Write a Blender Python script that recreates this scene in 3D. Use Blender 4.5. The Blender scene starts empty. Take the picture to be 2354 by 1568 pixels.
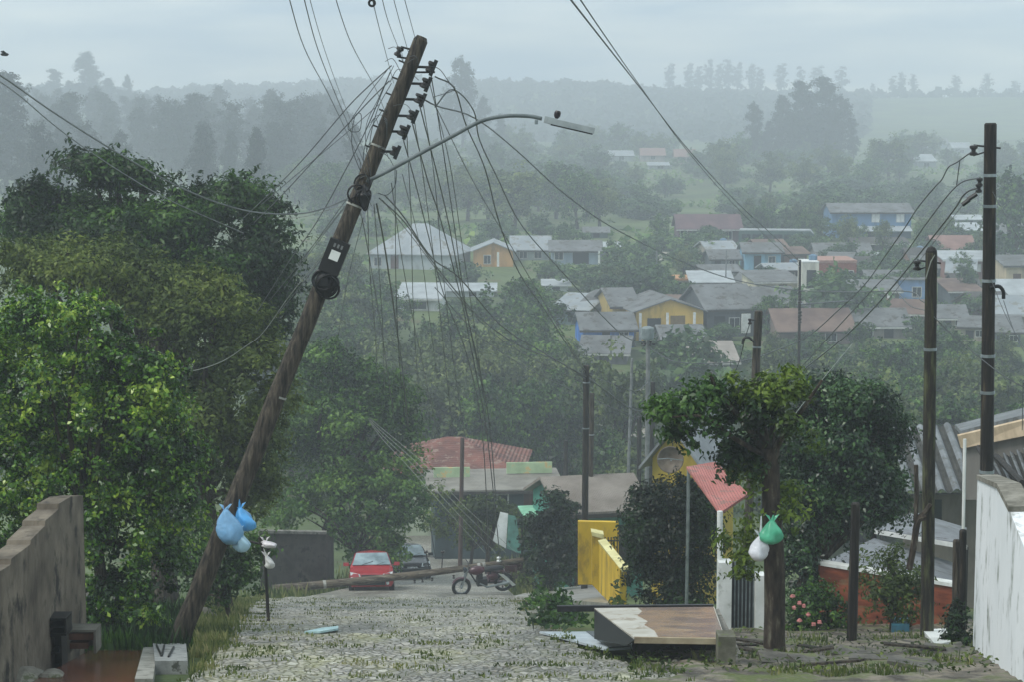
import bpy, math, random
import numpy as np
from mathutils import Vector, Matrix
sc = bpy.context.scene
COL = sc.collection
R = math.radians
# ---------------------------------------------------------------- camera
F, CX, CY, HY = 4577.0, 1177.0, 784.0, 250.0        # photo units (2354 wide)
PITCH = math.atan((CY - HY) / F)
cam_d = bpy.data.cameras.new('camera'); cam = bpy.data.objects.new('camera', cam_d); COL.objects.link(cam)
cam_d.sensor_width = 36; cam_d.lens = F / 2354 * 36; cam_d.clip_end = 6000; cam_d.clip_start = .1
cam.rotation_euler = (math.pi / 2 - PITCH, 0, 0)
sc.camera = cam
# ---------------------------------------------------------------- light
SUN_EL, SUN_ROT = R(55), R(245)
w = bpy.data.worlds.new('World'); sc.world = w; w.use_nodes = True
nt = w.node_tree; nt.nodes.clear()
def N(nt, t, **k):
    n = nt.nodes.new(t)
    for a, b in k.items():
        if a in n.inputs: n.inputs[a].default_value = b
        else: setattr(n, a, b)
    return n
sky = N(nt, 'ShaderNodeTexSky', sky_type='NISHITA', sun_disc=False, sun_elevation=SUN_EL, sun_rotation=SUN_ROT, dust_density=3.0)
tc = N(nt, 'ShaderNodeTexCoord')
mp = N(nt, 'ShaderNodeMapping'); mp.inputs['Scale'].default_value = (5.0, 5.0, 30.0); mp.inputs['Location'].default_value = (.3, .1, .55)
no = N(nt, 'ShaderNodeTexNoise', Scale=1.6, Detail=5.0, Roughness=.5)
rp = N(nt, 'ShaderNodeValToRGB')
rp.color_ramp.elements[0].position = .35; rp.color_ramp.elements[0].color = (4.7, 6.3, 7.8, 1)
rp.color_ramp.elements[1].position = .68; rp.color_ramp.elements[1].color = (10.8, 11.4, 10.6, 1)
mx = N(nt, 'ShaderNodeMixRGB'); mx.inputs[0].default_value = .86
bg = N(nt, 'ShaderNodeBackground', Strength=.098)
out = N(nt, 'ShaderNodeOutputWorld')
L = nt.links.new
L(tc.outputs['Generated'], mp.inputs[0]); L(mp.outputs[0], no.inputs['Vector']); L(no.outputs[0], rp.inputs[0])
L(sky.outputs[0], mx.inputs[1]); L(rp.outputs[0], mx.inputs[2]); L(mx.outputs[0], bg.inputs[0]); L(bg.outputs[0], out.inputs[0])
sd = bpy.data.lights.new('sun', 'SUN'); sun = bpy.data.objects.new('sun', sd); COL.objects.link(sun)
sd.energy = 2.1; sd.angle = R(25); sd.color = (1, .97, .92)
sdir = Vector((math.sin(SUN_ROT) * math.cos(SUN_EL), math.cos(SUN_ROT) * math.cos(SUN_EL), math.sin(SUN_EL)))
sun.rotation_euler = sdir.to_track_quat('Z', 'Y').to_euler()
sc.view_settings.view_transform = 'Standard'; sc.view_settings.look = 'None'
sc.view_settings.exposure = 0.22; sc.view_settings.gamma = 1
sc.cycles.use_denoising = True
sc.cycles.max_bounces = 6; sc.cycles.diffuse_bounces = 3; sc.cycles.glossy_bounces = 2
sc.cycles.transmission_bounces = 3; sc.cycles.volume_bounces = 2; sc.cycles.transparent_max_bounces = 6
HAZE_D, HAZE_C = .00148, (.81, .88, .96)
# ---------------------------------------------------------------- projection helpers
cp, sp = math.cos(PITCH), math.sin(PITCH)
def ray(px, py):
    u, v = (px - CX) / F, (CY - py) / F
    return Vector((u, v * sp + cp, v * cp - sp))
def P(px, py, Y):
    d = ray(px, py); return d * (Y / d.y)
def mpp(Y, py=900):
    return Y / ray(CX, py).y / F
def XA(px, Y, py=1000):
    d = ray(px, py); return d.x / d.y * Y
_kY = [0, 8, 20, 26, 40, 55, 60, 65.5, 70, 80, 97, 112, 130, 150, 170, 200, 254, 300, 350, 450, 570, 800, 950, 1080, 1200, 1300, 1700]
_kZ = [-1.6, -3.3, -5.9, -7.17, -10.3, -13.85, -15.1, -16.35, -17.3, -19.3, -22.1, -23.3, -24.0, -22.4, -20.0, -18.2, -16.1, -16.6, -17.2, -16.6, -15.2, -12.5, -6, 4, 9, 7, -10]
_rs = [(-600, 215), (0, 212), (330, 214), (450, 198), (530, 193), (600, 198), (780, 188), (900, 187), (1100, 192), (1250, 192), (1400, 192), (1500, 202), (1700, 208), (2000, 216), (2354, 218), (3000, 222)]
def sstep(a, b, x):
    t = min(1, max(0, (x - a) / (b - a))); return t * t * (3 - 2 * t)
def h(x, Y):
    z = float(np.interp(Y, _kY, _kZ))
    if Y > 300:
        s = x / Y; px = CX + s * F
        if Y > 900:
            ry = float(np.interp(px, [a for a, b in _rs], [b for a, b in _rs]))
            top = (HY - ry) / F * 1200 - 3.0
            wgt = sstep(900, 1200, Y) * (1 - sstep(1260, 1600, Y))
            z = z * (1 - wgt) + top * wgt
        z += 13 * math.exp(-((s + .235) / .06) ** 2) * math.exp(-((Y - 850) / 160) ** 2)
        z += 1.2 * math.sin(x * .021 + Y * .013) * sstep(300, 500, Y)
    return z
def G(px, py, off=0):
    d = ray(px, py); d = d / d.y
    Y = 6.0; st = .25
    while Y < 1300:
        if d.z * Y <= h(d.x * Y, Y) + off:
            a, b = Y - st, Y
            for _ in range(24):
                m = (a + b) / 2
                if d.z * m <= h(d.x * m, m) + off: b = m
                else: a = m
            return d * b
        st = .25 if Y < 60 else (.6 if Y < 300 else 3.0)
        Y += st
    return d * 1200
def on(px, Y, py=1200):
    x = XA(px, Y, py); return Vector((x, Y, h(x, Y)))
# ---------------------------------------------------------------- object helpers
ORI = {}
def lin(c):
    if isinstance(c, str):
        c = c.lstrip('#'); c = [int(c[i:i + 2], 16) / 255 for i in (0, 2, 4)]
        return tuple(((x + .055) / 1.055) ** 2.4 if x > .04045 else x / 12.92 for x in c)
    return tuple(c)
def tag(o, label=None, cat=None, group=None, kind=None):
    if label: o['label'] = label
    if cat: o['category'] = cat
    if group: o['group'] = group
    if kind: o['kind'] = kind
    return o
def thing(name, label, cat, loc, rz=0, group=None, local=False):
    o = bpy.data.objects.new(name, None); COL.objects.link(o)
    o.location = loc; o.rotation_euler = (0, 0, rz); o.empty_display_size = .2
    ORI[o] = Vector((0, 0, 0)) if local else Vector(loc)
    return tag(o, label, cat, group)
def linkmesh(name, me, parent=None, loc=None):
    o = bpy.data.objects.new(name, me); COL.objects.link(o)
    if parent is not None: o.parent = parent
    if loc is not None: o.location = loc
    return o
def copy_tree(o, parent=None):
    c = o.copy(); COL.objects.link(c)
    if parent is not None: c.parent = parent
    for ch in list(o.children): copy_tree(ch, c)
    return c
class MB:
    def __init__(s): s.v = []; s.f = []
    def add(s, vs, fs):
        o = len(s.v); s.v += [Vector(a) for a in vs]; s.f += [tuple(i + o for i in f) for f in fs]; return s
    def box(s, c, size, M=None):
        x, y, z = [a / 2 for a in size]
        vs = [Vector((i, j, k)) for i in (-x, x) for j in (-y, y) for k in (-z, z)]
        if M is not None: vs = [M @ a for a in vs]
        c = Vector(c)
        return s.add([a + c for a in vs], [(0, 1, 3, 2), (4, 6, 7, 5), (0, 4, 5, 1), (2, 3, 7, 6), (0, 2, 6, 4), (1, 5, 7, 3)])
    def slab(s, pts, th):
        "polygon given by points, thickened along vector th"
        n = len(pts); th = Vector(th); a = [Vector(p) for p in pts]; b = [p + th for p in a]
        return s.add(a + b, [tuple(range(n))[::-1], tuple(range(n, 2 * n))] + [(i, (i + 1) % n, n + (i + 1) % n, n + i) for i in range(n)])
    def tube(s, pts, r, n=8, cap=True):
        pts = [Vector(p) for p in pts]; m = len(pts)
        rs = r if isinstance(r, (list, tuple)) else [r] * m
        vs = []; ref = None
        for i, p in enumerate(pts):
            t = (pts[min(i + 1, m - 1)] - pts[max(i - 1, 0)])
            t = t.normalized() if t.length > 1e-9 else Vector((0, 0, 1))
            if ref is None:
                ref = t.orthogonal().normalized()
            a = (ref - t * ref.dot(t)); a = a.normalized() if a.length > 1e-6 else t.orthogonal().normalized()
            ref = a; b = t.cross(a)
            for k in range(n):
                q = 2 * math.pi * k / n
                vs.append(p + (a * math.cos(q) + b * math.sin(q)) * rs[i])
        fs = [(i * n + k, i * n + (k + 1) % n, (i + 1) * n + (k + 1) % n, (i + 1) * n + k) for i in range(m - 1) for k in range(n)]
        if cap: fs += [tuple(range(n))[::-1], tuple(range((m - 1) * n, m * n))]
        return s.add(vs, fs)
    def lathe(s, base, axis, prof, n=12):
        base = Vector(base); axis = Vector(axis).normalized()
        return s.tube2([base + axis * z for r, z in prof], [r for r, z in prof], axis, n)
    def tube2(s, pts, rs, axis, n):
        a = axis.orthogonal().normalized(); b = axis.cross(a); vs = []
        for p, r in zip(pts, rs):
            for k in range(n):
                q = 2 * math.pi * k / n; vs.append(p + (a * math.cos(q) + b * math.sin(q)) * max(r, 1e-4))
        m = len(pts)
        fs = [(i * n + k, i * n + (k + 1) % n, (i + 1) * n + (k + 1) % n, (i + 1) * n + k) for i in range(m - 1) for k in range(n)]
        fs += [tuple(range(n))[::-1], tuple(range((m - 1) * n, m * n))]
        return s.add(vs, fs)
    def ring(s, c, axis, R_, r, n=20, m=6):
        axis = Vector(axis).normalized(); a = axis.orthogonal().normalized(); b = axis.cross(a); c = Vector(c); vs = []
        for i in range(n):
            q = 2 * math.pi * i / n; d = a * math.cos(q) + b * math.sin(q)
            for k in range(m):
                e = 2 * math.pi * k / m; vs.append(c + d * (R_ + r * math.cos(e)) + axis * r * math.sin(e))
        return s.add(vs, [(i * m + k, ((i + 1) % n) * m + k, ((i + 1) % n) * m + (k + 1) % m, i * m + (k + 1) % m) for i in range(n) for k in range(m)])
    def blob(s, c, rad, seed=0, amp=.12, n=14, m=9, f=2.0):
        rg = random.Random(seed); ph = [rg.uniform(0, 6.3) for _ in range(6)]; c = Vector(c); vs = []
        for i in range(m + 1):
            th = math.pi * i / m
            for k in range(n):
                q = 2 * math.pi * k / n
                d = Vector((math.sin(th) * math.cos(q), math.sin(th) * math.sin(q), math.cos(th)))
                e = 1 + amp * (math.sin(f * 3 * d.x + ph[0]) + math.sin(f * 3.4 * d.y + ph[1]) + math.sin(f * 3.1 * d.z + ph[2])) * .6
                vs.append(c + Vector((d.x * rad[0], d.y * rad[1], d.z * rad[2])) * e)
        return s.add(vs, [(i * n + k, (i + 1) * n + k, (i + 1) * n + (k + 1) % n, i * n + (k + 1) % n) for i in range(m) for k in range(n)])
    def build(s, name, mat, parent=None, smooth=False, org=None):
        o0 = Vector(org) if org is not None else (ORI[parent] if parent is not None else Vector((0, 0, 0)))
        me = bpy.data.meshes.new(name)
        me.from_pydata([tuple(v - o0) for v in s.v], [], s.f)
        me.materials.append(mat)
        if smooth: me.polygons.foreach_set('use_smooth', [True] * len(me.polygons))
        me.update()
        ob = linkmesh(name, me, parent, o0 if org is not None else None)
        ORI[ob] = o0
        return ob
def rotz(a): return Matrix.Rotation(a, 3, 'Z')
def frame_to(d):
    "matrix whose z axis is d"
    return Vector(d).to_track_quat('Z', 'Y').to_matrix()
def spline(pts, k=6):
    pts = [Vector(p) for p in pts]
    if len(pts) < 3: return [pts[0].lerp(pts[-1], i / k) for i in range(k + 1)]
    q = [pts[0] * 2 - pts[1]] + pts + [pts[-1] * 2 - pts[-2]]; o = []
    for i in range(1, len(q) - 2):
        a, b, c, d = q[i - 1:i + 3]
        for j in range(k):
            t = j / k
            o.append(.5 * ((2 * b) + (c - a) * t + (2 * a - 5 * b + 4 * c - d) * t * t + (3 * b - a - 3 * c + d) * t ** 3))
    return o + [pts[-1]]
# ---------------------------------------------------------------- materials
MC = {}
def M(name, c1, c2=None, rough=.8, scale=3, stretch=(1, 1, 1), thr=(.38, .64), bump=0, bscale=30, spec=.3, c3=None, s3=12, t3=(.55, .62), metal=0, coord='Object', wave=None, rot=(0, 0, 0), bdist=.02, detail=6):
    if name in MC: return MC[name]
    m = bpy.data.materials.new(name); MC[name] = m; m.use_nodes = True; t = m.node_tree; l = t.links.new
    b = t.nodes['Principled BSDF']; b.inputs['Roughness'].default_value = rough; b.inputs['Specular IOR Level'].default_value = spec; b.inputs['Metallic'].default_value = metal
    c1 = lin(c1)
    if c2 is None: c2 = tuple(x * .72 for x in c1)
    else: c2 = lin(c2)
    tcn = N(t, 'ShaderNodeTexCoord'); mpn = N(t, 'ShaderNodeMapping'); mpn.inputs['Scale'].default_value = stretch; mpn.inputs['Rotation'].default_value = rot
    l(tcn.outputs[coord], mpn.inputs[0])
    n1 = N(t, 'ShaderNodeTexNoise', Scale=scale, Detail=detail, Roughness=.6); l(mpn.outputs[0], n1.inputs['Vector'])
    r1 = N(t, 'ShaderNodeValToRGB'); e = r1.color_ramp.elements
    e[0].position = thr[0]; e[0].color = (*c2, 1); e[1].position = thr[1]; e[1].color = (*c1, 1)
    l(n1.outputs[0], r1.inputs[0]); colo = r1.outputs[0]
    if c3 is not None:
        n3 = N(t, 'ShaderNodeTexNoise', Scale=s3, Detail=5.0, Roughness=.65); l(mpn.outputs[0], n3.inputs['Vector'])
        r3 = N(t, 'ShaderNodeValToRGB'); r3.color_ramp.elements[0].position = t3[0]; r3.color_ramp.elements[1].position = t3[1]
        l(n3.outputs[0], r3.inputs[0])
        m3 = N(t, 'ShaderNodeMixRGB'); m3.inputs[2].default_value = (*lin(c3), 1); l(r3.outputs[0], m3.inputs[0]); l(colo, m3.inputs[1]); colo = m3.outputs[0]
    l(colo, b.inputs['Base Color'])
    hgt = None
    if bump:
        n2 = N(t, 'ShaderNodeTexNoise', Scale=bscale, Detail=4.0); l(mpn.outputs[0], n2.inputs['Vector']); hgt = n2.outputs[0]
    if wave:
        wv = N(t, 'ShaderNodeTexWave', wave_type='BANDS', bands_direction=wave[0], Scale=wave[1]); l(tcn.outputs[coord], wv.inputs['Vector']); hgt = wv.outputs[1]
        bump = bump or .8
    if hgt is not None:
        bp = N(t, 'ShaderNodeBump', Strength=bump, Distance=bdist); l(hgt, bp.inputs['Height']); l(bp.outputs[0], b.inputs['Normal'])
    return m
def leafmat(name, cols, rough=.5, trans=.3, spec=.35, nscale=.5, orand=.22, base=.2):
    if name in MC: return MC[name]
    m = bpy.data.materials.new(name); MC[name] = m; m.use_nodes = True; t = m.node_tree; l = t.links.new
    b = t.nodes['Principled BSDF']; b.inputs['Roughness'].default_value = rough; b.inputs['Specular IOR Level'].default_value = spec
    g = N(t, 'ShaderNodeNewGeometry'); oi = N(t, 'ShaderNodeObjectInfo')
    tcn = N(t, 'ShaderNodeTexCoord'); n1 = N(t, 'ShaderNodeTexNoise', Scale=nscale, Detail=3.0); l(tcn.outputs['Object'], n1.inputs['Vector'])
    a1 = N(t, 'ShaderNodeMath', operation='MULTIPLY_ADD'); l(n1.outputs[0], a1.inputs[0]); a1.inputs[1].default_value = 1.7; a1.inputs[2].default_value = -.75 + base - orand / 2
    a0 = N(t, 'ShaderNodeMath', operation='MULTIPLY_ADD'); l(oi.outputs['Random'], a0.inputs[0]); a0.inputs[1].default_value = orand; l(a1.outputs[0], a0.inputs[2])
    a2 = N(t, 'ShaderNodeMath', operation='MULTIPLY_ADD'); l(g.outputs['Random Per Island'], a2.inputs[0]); a2.inputs[1].default_value = .42; l(a0.outputs[0], a2.inputs[2])
    r = N(t, 'ShaderNodeValToRGB'); e = r.color_ramp.elements; k = len(cols)
    e[0].color = (*lin(cols[0]), 1); e[1].color = (*lin(cols[-1]), 1); e[0].position = .08; e[1].position = .95
    for i in range(1, k - 1):
        q = e.new(.08 + .87 * i / (k - 1)); q.color = (*lin(cols[i]), 1)
    l(a2.outputs[0], r.inputs[0]); l(r.outputs[0], b.inputs['Base Color'])
    tr = N(t, 'ShaderNodeBsdfTranslucent'); l(r.outputs[0], tr.inputs[0])
    ms = N(t, 'ShaderNodeMixShader'); ms.inputs[0].default_value = trans; l(b.outputs[0], ms.inputs[1]); l(tr.outputs[0], ms.inputs[2])
    l(ms.outputs[0], t.nodes['Material Output'].inputs['Surface'])
    return m
WOOD = M('weathered_wood', '#554d42', '#191612', .75, 6, (4, 4, .3), bump=1, bscale=24, c3='#5d584a', s3=6, t3=(.58, .7))
WOODD = M('dark_wet_wood', '#2b2621', '#100e0d', .65, 5, (3, 3, .3), bump=.6, bscale=18, c3='#4d4436', s3=5, t3=(.56, .7))
CONC = M('concrete', '#8b8982', '#5f5e58', .8, 3, bump=.4, c3='#4a4d40', s3=5)
CONCP = M('concrete_pole', '#7c7f7f', '#5c6060', .85, 4, bump=.2)
STEEL = M('galvanised_steel', '#9aa3a6', '#7b8486', .45, 6, metal=.6)
BLACK = M('black_rubber', '#131314', '#08080a', .5, 8, spec=.4)
DKMET = M('dark_metal', '#27282b', '#141416', .5, 8, spec=.4)
WIRE = M('cable_sheath', '#3f4547', '#2f3436', .4, 4, spec=.5)
WIREP = M('pale_cable', '#8d938c', '#70766f', .5, 4)
WHITE = M('white_paint', '#e0e3e1', '#c6cac6', .7, 2.5, c3='#8d948c', s3=4, t3=(.6, .75))
GLASS = M('window_glass', '#2a3238', '#1a2026', .12, 2, spec=.6)
BARK = M('bark', '#4b4238', '#231d18', .9, 5, (3, 3, .7), bump=.8, bscale=14, c3='#6b6a5c', s3=5, t3=(.58, .7))
# ---------------------------------------------------------------- terrain
def grid_sheet(name, rows, mat, kind='structure', smooth=True):
    "rows: list of lists of points"
    n = len(rows[0]); mb = MB()
    mb.v = [Vector(p) for r in rows for p in r]
    mb.f = [(i * n + k, i * n + k + 1, (i + 1) * n + k + 1, (i + 1) * n + k) for i in range(len(rows) - 1) for k in range(n - 1)]
    o = mb.build(name, mat, smooth=smooth); tag(o, kind=kind); return o
GROUND = M('ground_grass', '#5c6b3c', '#3c4a28', .9, .06, thr=(.4, .6), c3='#5b5138', s3=.25, t3=(.58, .68), bump=.5, bscale=1.5, bdist=.3, detail=12)
ys = sorted(set([-25, -8] + [float(a) for a in range(0, 131, 2)] + [float(a) for a in range(135, 320, 6)] + [float(a) for a in range(320, 1700, 25)] + [1700.]))
rows = []
for Y in ys:
    row = []
    for k in range(-60, 61):
        s = k / 60; x = math.copysign(abs(s) ** 1.4, s) * (18 + max(Y, 0) * .42)
        row.append((x, Y, h(x, max(Y, 0)) + (-.2 * min(Y, 0) if Y < 0 else 0) - .06))
    rows.append(row)
ground = grid_sheet('ground', rows, GROUND)
tag(ground, label='green hillside falling to the valley and rising to the ridge', cat='ground')
# ---- cobbled street
def mk_cobble():
    m = bpy.data.materials.new('cobbles'); m.use_nodes = True; t = m.node_tree; l = t.links.new; b = t.nodes['Principled BSDF']
    b.inputs['Roughness'].default_value = .62; b.inputs['Specular IOR Level'].default_value = .4
    tcn = N(t, 'ShaderNodeTexCoord')
    n0 = N(t, 'ShaderNodeTexNoise', Scale=3.0, Detail=2.0); l(tcn.outputs['Object'], n0.inputs['Vector'])
    mv = N(t, 'ShaderNodeMixRGB'); mv.inputs[0].default_value = .1; l(tcn.outputs['Object'], mv.inputs[1]); l(n0.outputs['Color'], mv.inputs[2])
    v = N(t, 'ShaderNodeTexVoronoi', Scale=10.0, feature='F1'); l(mv.outputs[0], v.inputs['Vector'])
    v2 = N(t, 'ShaderNodeTexVoronoi', Scale=10.0, feature='DISTANCE_TO_EDGE'); l(mv.outputs[0], v2.inputs['Vector'])
    sp_ = N(t, 'ShaderNodeSeparateColor'); l(v.outputs['Color'], sp_.inputs[0])
    r = N(t, 'ShaderNodeValToRGB'); e = r.color_ramp.elements; e[0].color = (*lin('#8e8e88'), 1); e[1].color = (*lin('#c9c9c2'), 1)
    q = e.new(.5); q.color = (*lin('#a9a8a0'), 1); q = e.new(.8); q.color = (*lin('#aeaaa1'), 1)
    l(sp_.outputs[0], r.inputs[0])
    # joints: earth and moss
    re = N(t, 'ShaderNodeValToRGB'); re.color_ramp.elements[0].position = .0; re.color_ramp.elements[1].position = .12; l(v2.outputs[0], re.inputs[0])
    n3 = N(t, 'ShaderNodeTexNoise', Scale=1.3, Detail=3.0); l(tcn.outputs['Object'], n3.inputs['Vector'])
    rj = N(t, 'ShaderNodeValToRGB'); rj.color_ramp.elements[0].color = (*lin('#575041'), 1); rj.color_ramp.elements[1].color = (*lin('#6b6e52'), 1); rj.color_ramp.elements[0].position = .42; rj.color_ramp.elements[1].position = .58
    l(n3.outputs[0], rj.inputs[0])
    m1 = N(t, 'ShaderNodeMixRGB'); l(re.outputs[0], m1.inputs[0]); l(rj.outputs[0], m1.inputs[1]); l(r.outputs[0], m1.inputs[2])
    m4p = N(t, 'ShaderNodeMapping'); m4p.inputs['Scale'].default_value = (1.5, .45, 1); l(tcn.outputs['Object'], m4p.inputs[0]); n4 = N(t, 'ShaderNodeTexNoise', Scale=.7, Detail=9.0, Roughness=.72); l(m4p.outputs[0], n4.inputs['Vector'])
    r4 = N(t, 'ShaderNodeValToRGB'); r4.color_ramp.elements[0].position = .47; r4.color_ramp.elements[1].position = .68; l(n4.outputs[0], r4.inputs[0])
    m4 = N(t, 'ShaderNodeMixRGB'); m4.inputs[2].default_value = (*lin('#91935f'), 1)
    sx = N(t, 'ShaderNodeSeparateXYZ'); l(tcn.outputs['Object'], sx.inputs[0]); fy = N(t, 'ShaderNodeMapRange'); fy.inputs['From Min'].default_value = 26; fy.inputs['From Max'].default_value = 40; fy.inputs['To Min'].default_value = .72; fy.inputs['To Max'].default_value = .12; l(sx.outputs[1], fy.inputs[0])
    mm = N(t, 'ShaderNodeMath', operation='MULTIPLY'); l(fy.outputs[0], mm.inputs[1]); l(r4.outputs[0], mm.inputs[0])
    l(mm.outputs[0], m4.inputs[0]); l(m1.outputs[0], m4.inputs[1]); n6 = N(t, 'ShaderNodeTexNoise', Scale=.35, Detail=6.0, Roughness=.65); l(m4p.outputs[0], n6.inputs['Vector']); r6 = N(t, 'ShaderNodeValToRGB'); r6.color_ramp.elements[0].position = .36; r6.color_ramp.elements[0].color = (.55, .53, .5, 1); r6.color_ramp.elements[1].position = .6; r6.color_ramp.elements[1].color = (1, 1, 1, 1); l(n6.outputs[0], r6.inputs[0]); m6 = N(t, 'ShaderNodeMixRGB', blend_type='MULTIPLY'); m6.inputs[0].default_value = 1; l(m4.outputs[0], m6.inputs[1]); l(r6.outputs[0], m6.inputs[2]); l(m6.outputs[0], b.inputs['Base Color']); rr6 = N(t, 'ShaderNodeMapRange'); rr6.inputs['From Min'].default_value = .35; rr6.inputs['From Max'].default_value = .62; rr6.inputs['To Min'].default_value = .28; rr6.inputs['To Max'].default_value = .75; l(n6.outputs[0], rr6.inputs[0]); l(rr6.outputs[0], b.inputs['Roughness'])
    bp = N(t, 'ShaderNodeBump', Strength=.75, Distance=.05); l(re.outputs[0], bp.inputs['Height'])
    n5 = N(t, 'ShaderNodeTexNoise', Scale=40.0, Detail=3.0); l(tcn.outputs['Object'], n5.inputs['Vector'])
    bp2 = N(t, 'ShaderNodeBump', Strength=.25, Distance=.015); l(n5.outputs[0], bp2.inputs['Height']); l(bp.outputs[0], bp2.inputs['Normal']); l(bp2.outputs[0], b.inputs['Normal'])
    return m
COBBLE = mk_cobble()
# street edges as world points (left, right) by distance
def edge(pts):
    w_ = [G(*p) for p in pts]; return [p.y for p in w_], [p.x for p in w_]
eL = edge([(440, 1566), (480, 1525), (530, 1470), (555, 1420), (590, 1382)])
eR = edge([(1560, 1566), (1440, 1530), (1330, 1495), (1270, 1430), (1225, 1382)])
LY = [8] + eL[0] + [66, 80, 97, 110]; LX = [eL[1][0] - .5] + eL[1] + [XA(700, 66), XA(860, 80), XA(935, 97), XA(900, 112)]
RY = [8] + eR[0] + [66, 80, 97, 110]; RX = [eR[1][0] + 2.5] + eR[1] + [XA(1185, 66), XA(1150, 80), XA(1120, 97), XA(1080, 112)]
from mathutils import noise as mnoise
rows = []
Y = 9.0
while Y < 108:
    a, b_ = float(np.interp(Y, LY, LX)), float(np.interp(Y, RY, RX)); nrow = 60
    row = []
    for k in range(nrow + 1):
        x = a + (b_ - a) * k / nrow
        v = Vector((x * 1.0, Y * 1.0, 0))
        e_ = min(k, nrow - k) / nrow
        bumpy = .05 * mnoise.noise(v * 6.5) + .07 * mnoise.noise(v * .8) if Y < 66 else .02 * mnoise.noise(v * 2)
        row.append((x, Y, h(x, Y) + .03 + bumpy * .8 + .03 * min(1, e_ * 5)))
    rows.append(row)
    Y += .14 if Y < 30 else (.3 if Y < 66 else 1.2)
street = grid_sheet('street', rows, COBBLE, smooth=True)
tag(street, label='steep cobbled street with moss between the stones', cat='street')
# concrete apron in front of the yellow wall
APRON = M('wet_concrete', '#a7a6a0', '#7d7b74', .35, 1.2, bump=.25, bscale=20, spec=.5, c3='#67604f', s3=3)
def patch(name, corners, mat, lift, n=8, kind='structure'):
    "bilinear patch of four ground points draped on the hill"
    a, b_, c, d = [Vector(q) for q in corners]; rows = []
    for i in range(n + 1):
        row = []
        for k in range(n + 1):
            p = a.lerp(b_, k / n).lerp(d.lerp(c, k / n), i / n)
            row.append((p.x, p.y, h(p.x, p.y) + lift + .05 * mnoise.noise(Vector((p.x * 2.2, p.y * 1.6, 2))) + .04 * mnoise.noise(Vector((p.x * 6, p.y * 5, 7)))))
        rows.append(row)
    return grid_sheet(name, rows, mat, kind)
ap = MB()
q = [G(1180, 1381), G(1400, 1402), G(1395, 1374), G(1330, 1338)]
q = [Vector((p.x, p.y, p.z + .14)) for p in q]; q[2].z += .25; q[3].z = P(1330, 1340, q[3].y).z + .1
ap.slab([q[0], q[1], q[2], q[3]], (0, 0, -.5))
tag(ap.build('driveway', APRON), label='wet concrete driveway ramp below the yellow wall', cat='driveway', kind='structure')
DIRT = M('dirt_verge', '#81796b', '#3f3930', .6, 2.2, bump=1, bscale=7, bdist=.1, c3='#56602f', s3=1.6, t3=(.5, .62), detail=12, spec=.4, thr=(.42, .6))
pv = patch('pavement', [G(1430, 1600), G(2420, 1660), G(2260, 1432), G(1560, 1440)], DIRT, .05, 60)
tag(pv, label='muddy broken pavement along the right of the street', cat='pavement')
# far lanes
LANE = M('pale_lane', '#b0aca2', '#8d897e', .8, .6)
def lane(pts, wd, label, name='road'):
    ps = [Vector(G(*p)) for p in pts]; ps = spline(ps, 6); rows = []
    for i, p in enumerate(ps):
        t = (ps[min(i + 1, len(ps) - 1)] - ps[max(i - 1, 0)]); t.z = 0; t.normalize(); s_ = Vector((t.y, -t.x, 0))
        rows.append([(lambda q: (q.x, q.y, h(q.x, q.y) + .12))(p + s_ * wd * u) for u in (-.5, -.17, .17, .5)])
    o = grid_sheet(name, rows, LANE); tag(o, label=label, cat='road')
lane([(1445, 1010), (1432, 960), (1450, 920), (1500, 880)], 4.0, 'pale street climbing between the trees beyond the pylons')
lane([(1400, 640), (1450, 615), (1490, 598), (1512, 580)], 3.0, 'pale dirt track curving up the grass slope', 'path')
lane([(1460, 650), (1540, 646), (1640, 648), (1700, 655)], 3.0, 'brown earth lane below the grass field')
# ---------------------------------------------------------------- houses
HOUSES = []
DKFAS = M('dark_fascia', '#4a4641', '#33302c', .8, 3)
TANK = M('water_tank_blue', '#5f7f99', '#4d6a82', .5, 3)
RG = M('grey_fibre_roof', '#85888a', '#6a6c6c', .75, .5, wave=('X', 6.0), c3='#5a5850', s3=1.2, bdist=.05)
RP = M('pale_sheet_roof', '#b5bcc0', '#98a1a6', .6, .5, wave=('X', 6.0), c3='#8b8c86', s3=1, bdist=.05)
RD = M('dark_fibre_roof', '#5e5c59', '#47443f', .8, .5, wave=('X', 6.0), bdist=.05)
RW = M('white_sheet_roof', '#bdc4c7', '#a2a9ac', .5, .6, wave=('X', 5.0), bdist=.04)
RR = M('red_tile_roof', '#835549', '#60403a', .8, .9, wave=('Z', 4.5), c3='#8a7468', s3=2.5, bdist=.06)
RB = M('brown_sheet_roof', '#8b7468', '#6b5750', .8, .5, wave=('X', 6.0), bdist=.05)
WCOL = {}
def wallm(c, dirt=True):
    if c not in WCOL:
        WCOL[c] = M('render_' + c.strip('#'), c, tuple(a * .8 for a in lin(c)), .85, .7, (1, 1, .35), bump=.15, bscale=12, c3=tuple(a * .42 for a in lin(c)), s3=1.1, t3=(.5, .74))
    return WCOL[c]
BRICKW = M('brick_wall', '#8d5140', '#6f3c30', .85, 3, (1, 1, 4), bump=.3, bscale=9, c3='#9a8577', s3=4, t3=(.56, .66))
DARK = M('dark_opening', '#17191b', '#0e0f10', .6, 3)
DOORM = M('brown_door', '#5b3a2b', '#40281d', .6, 3, (4, 4, .6))
FRAME = M('window_frame', '#c6c8c4', '#a8aaa6', .6, 3)
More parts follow.
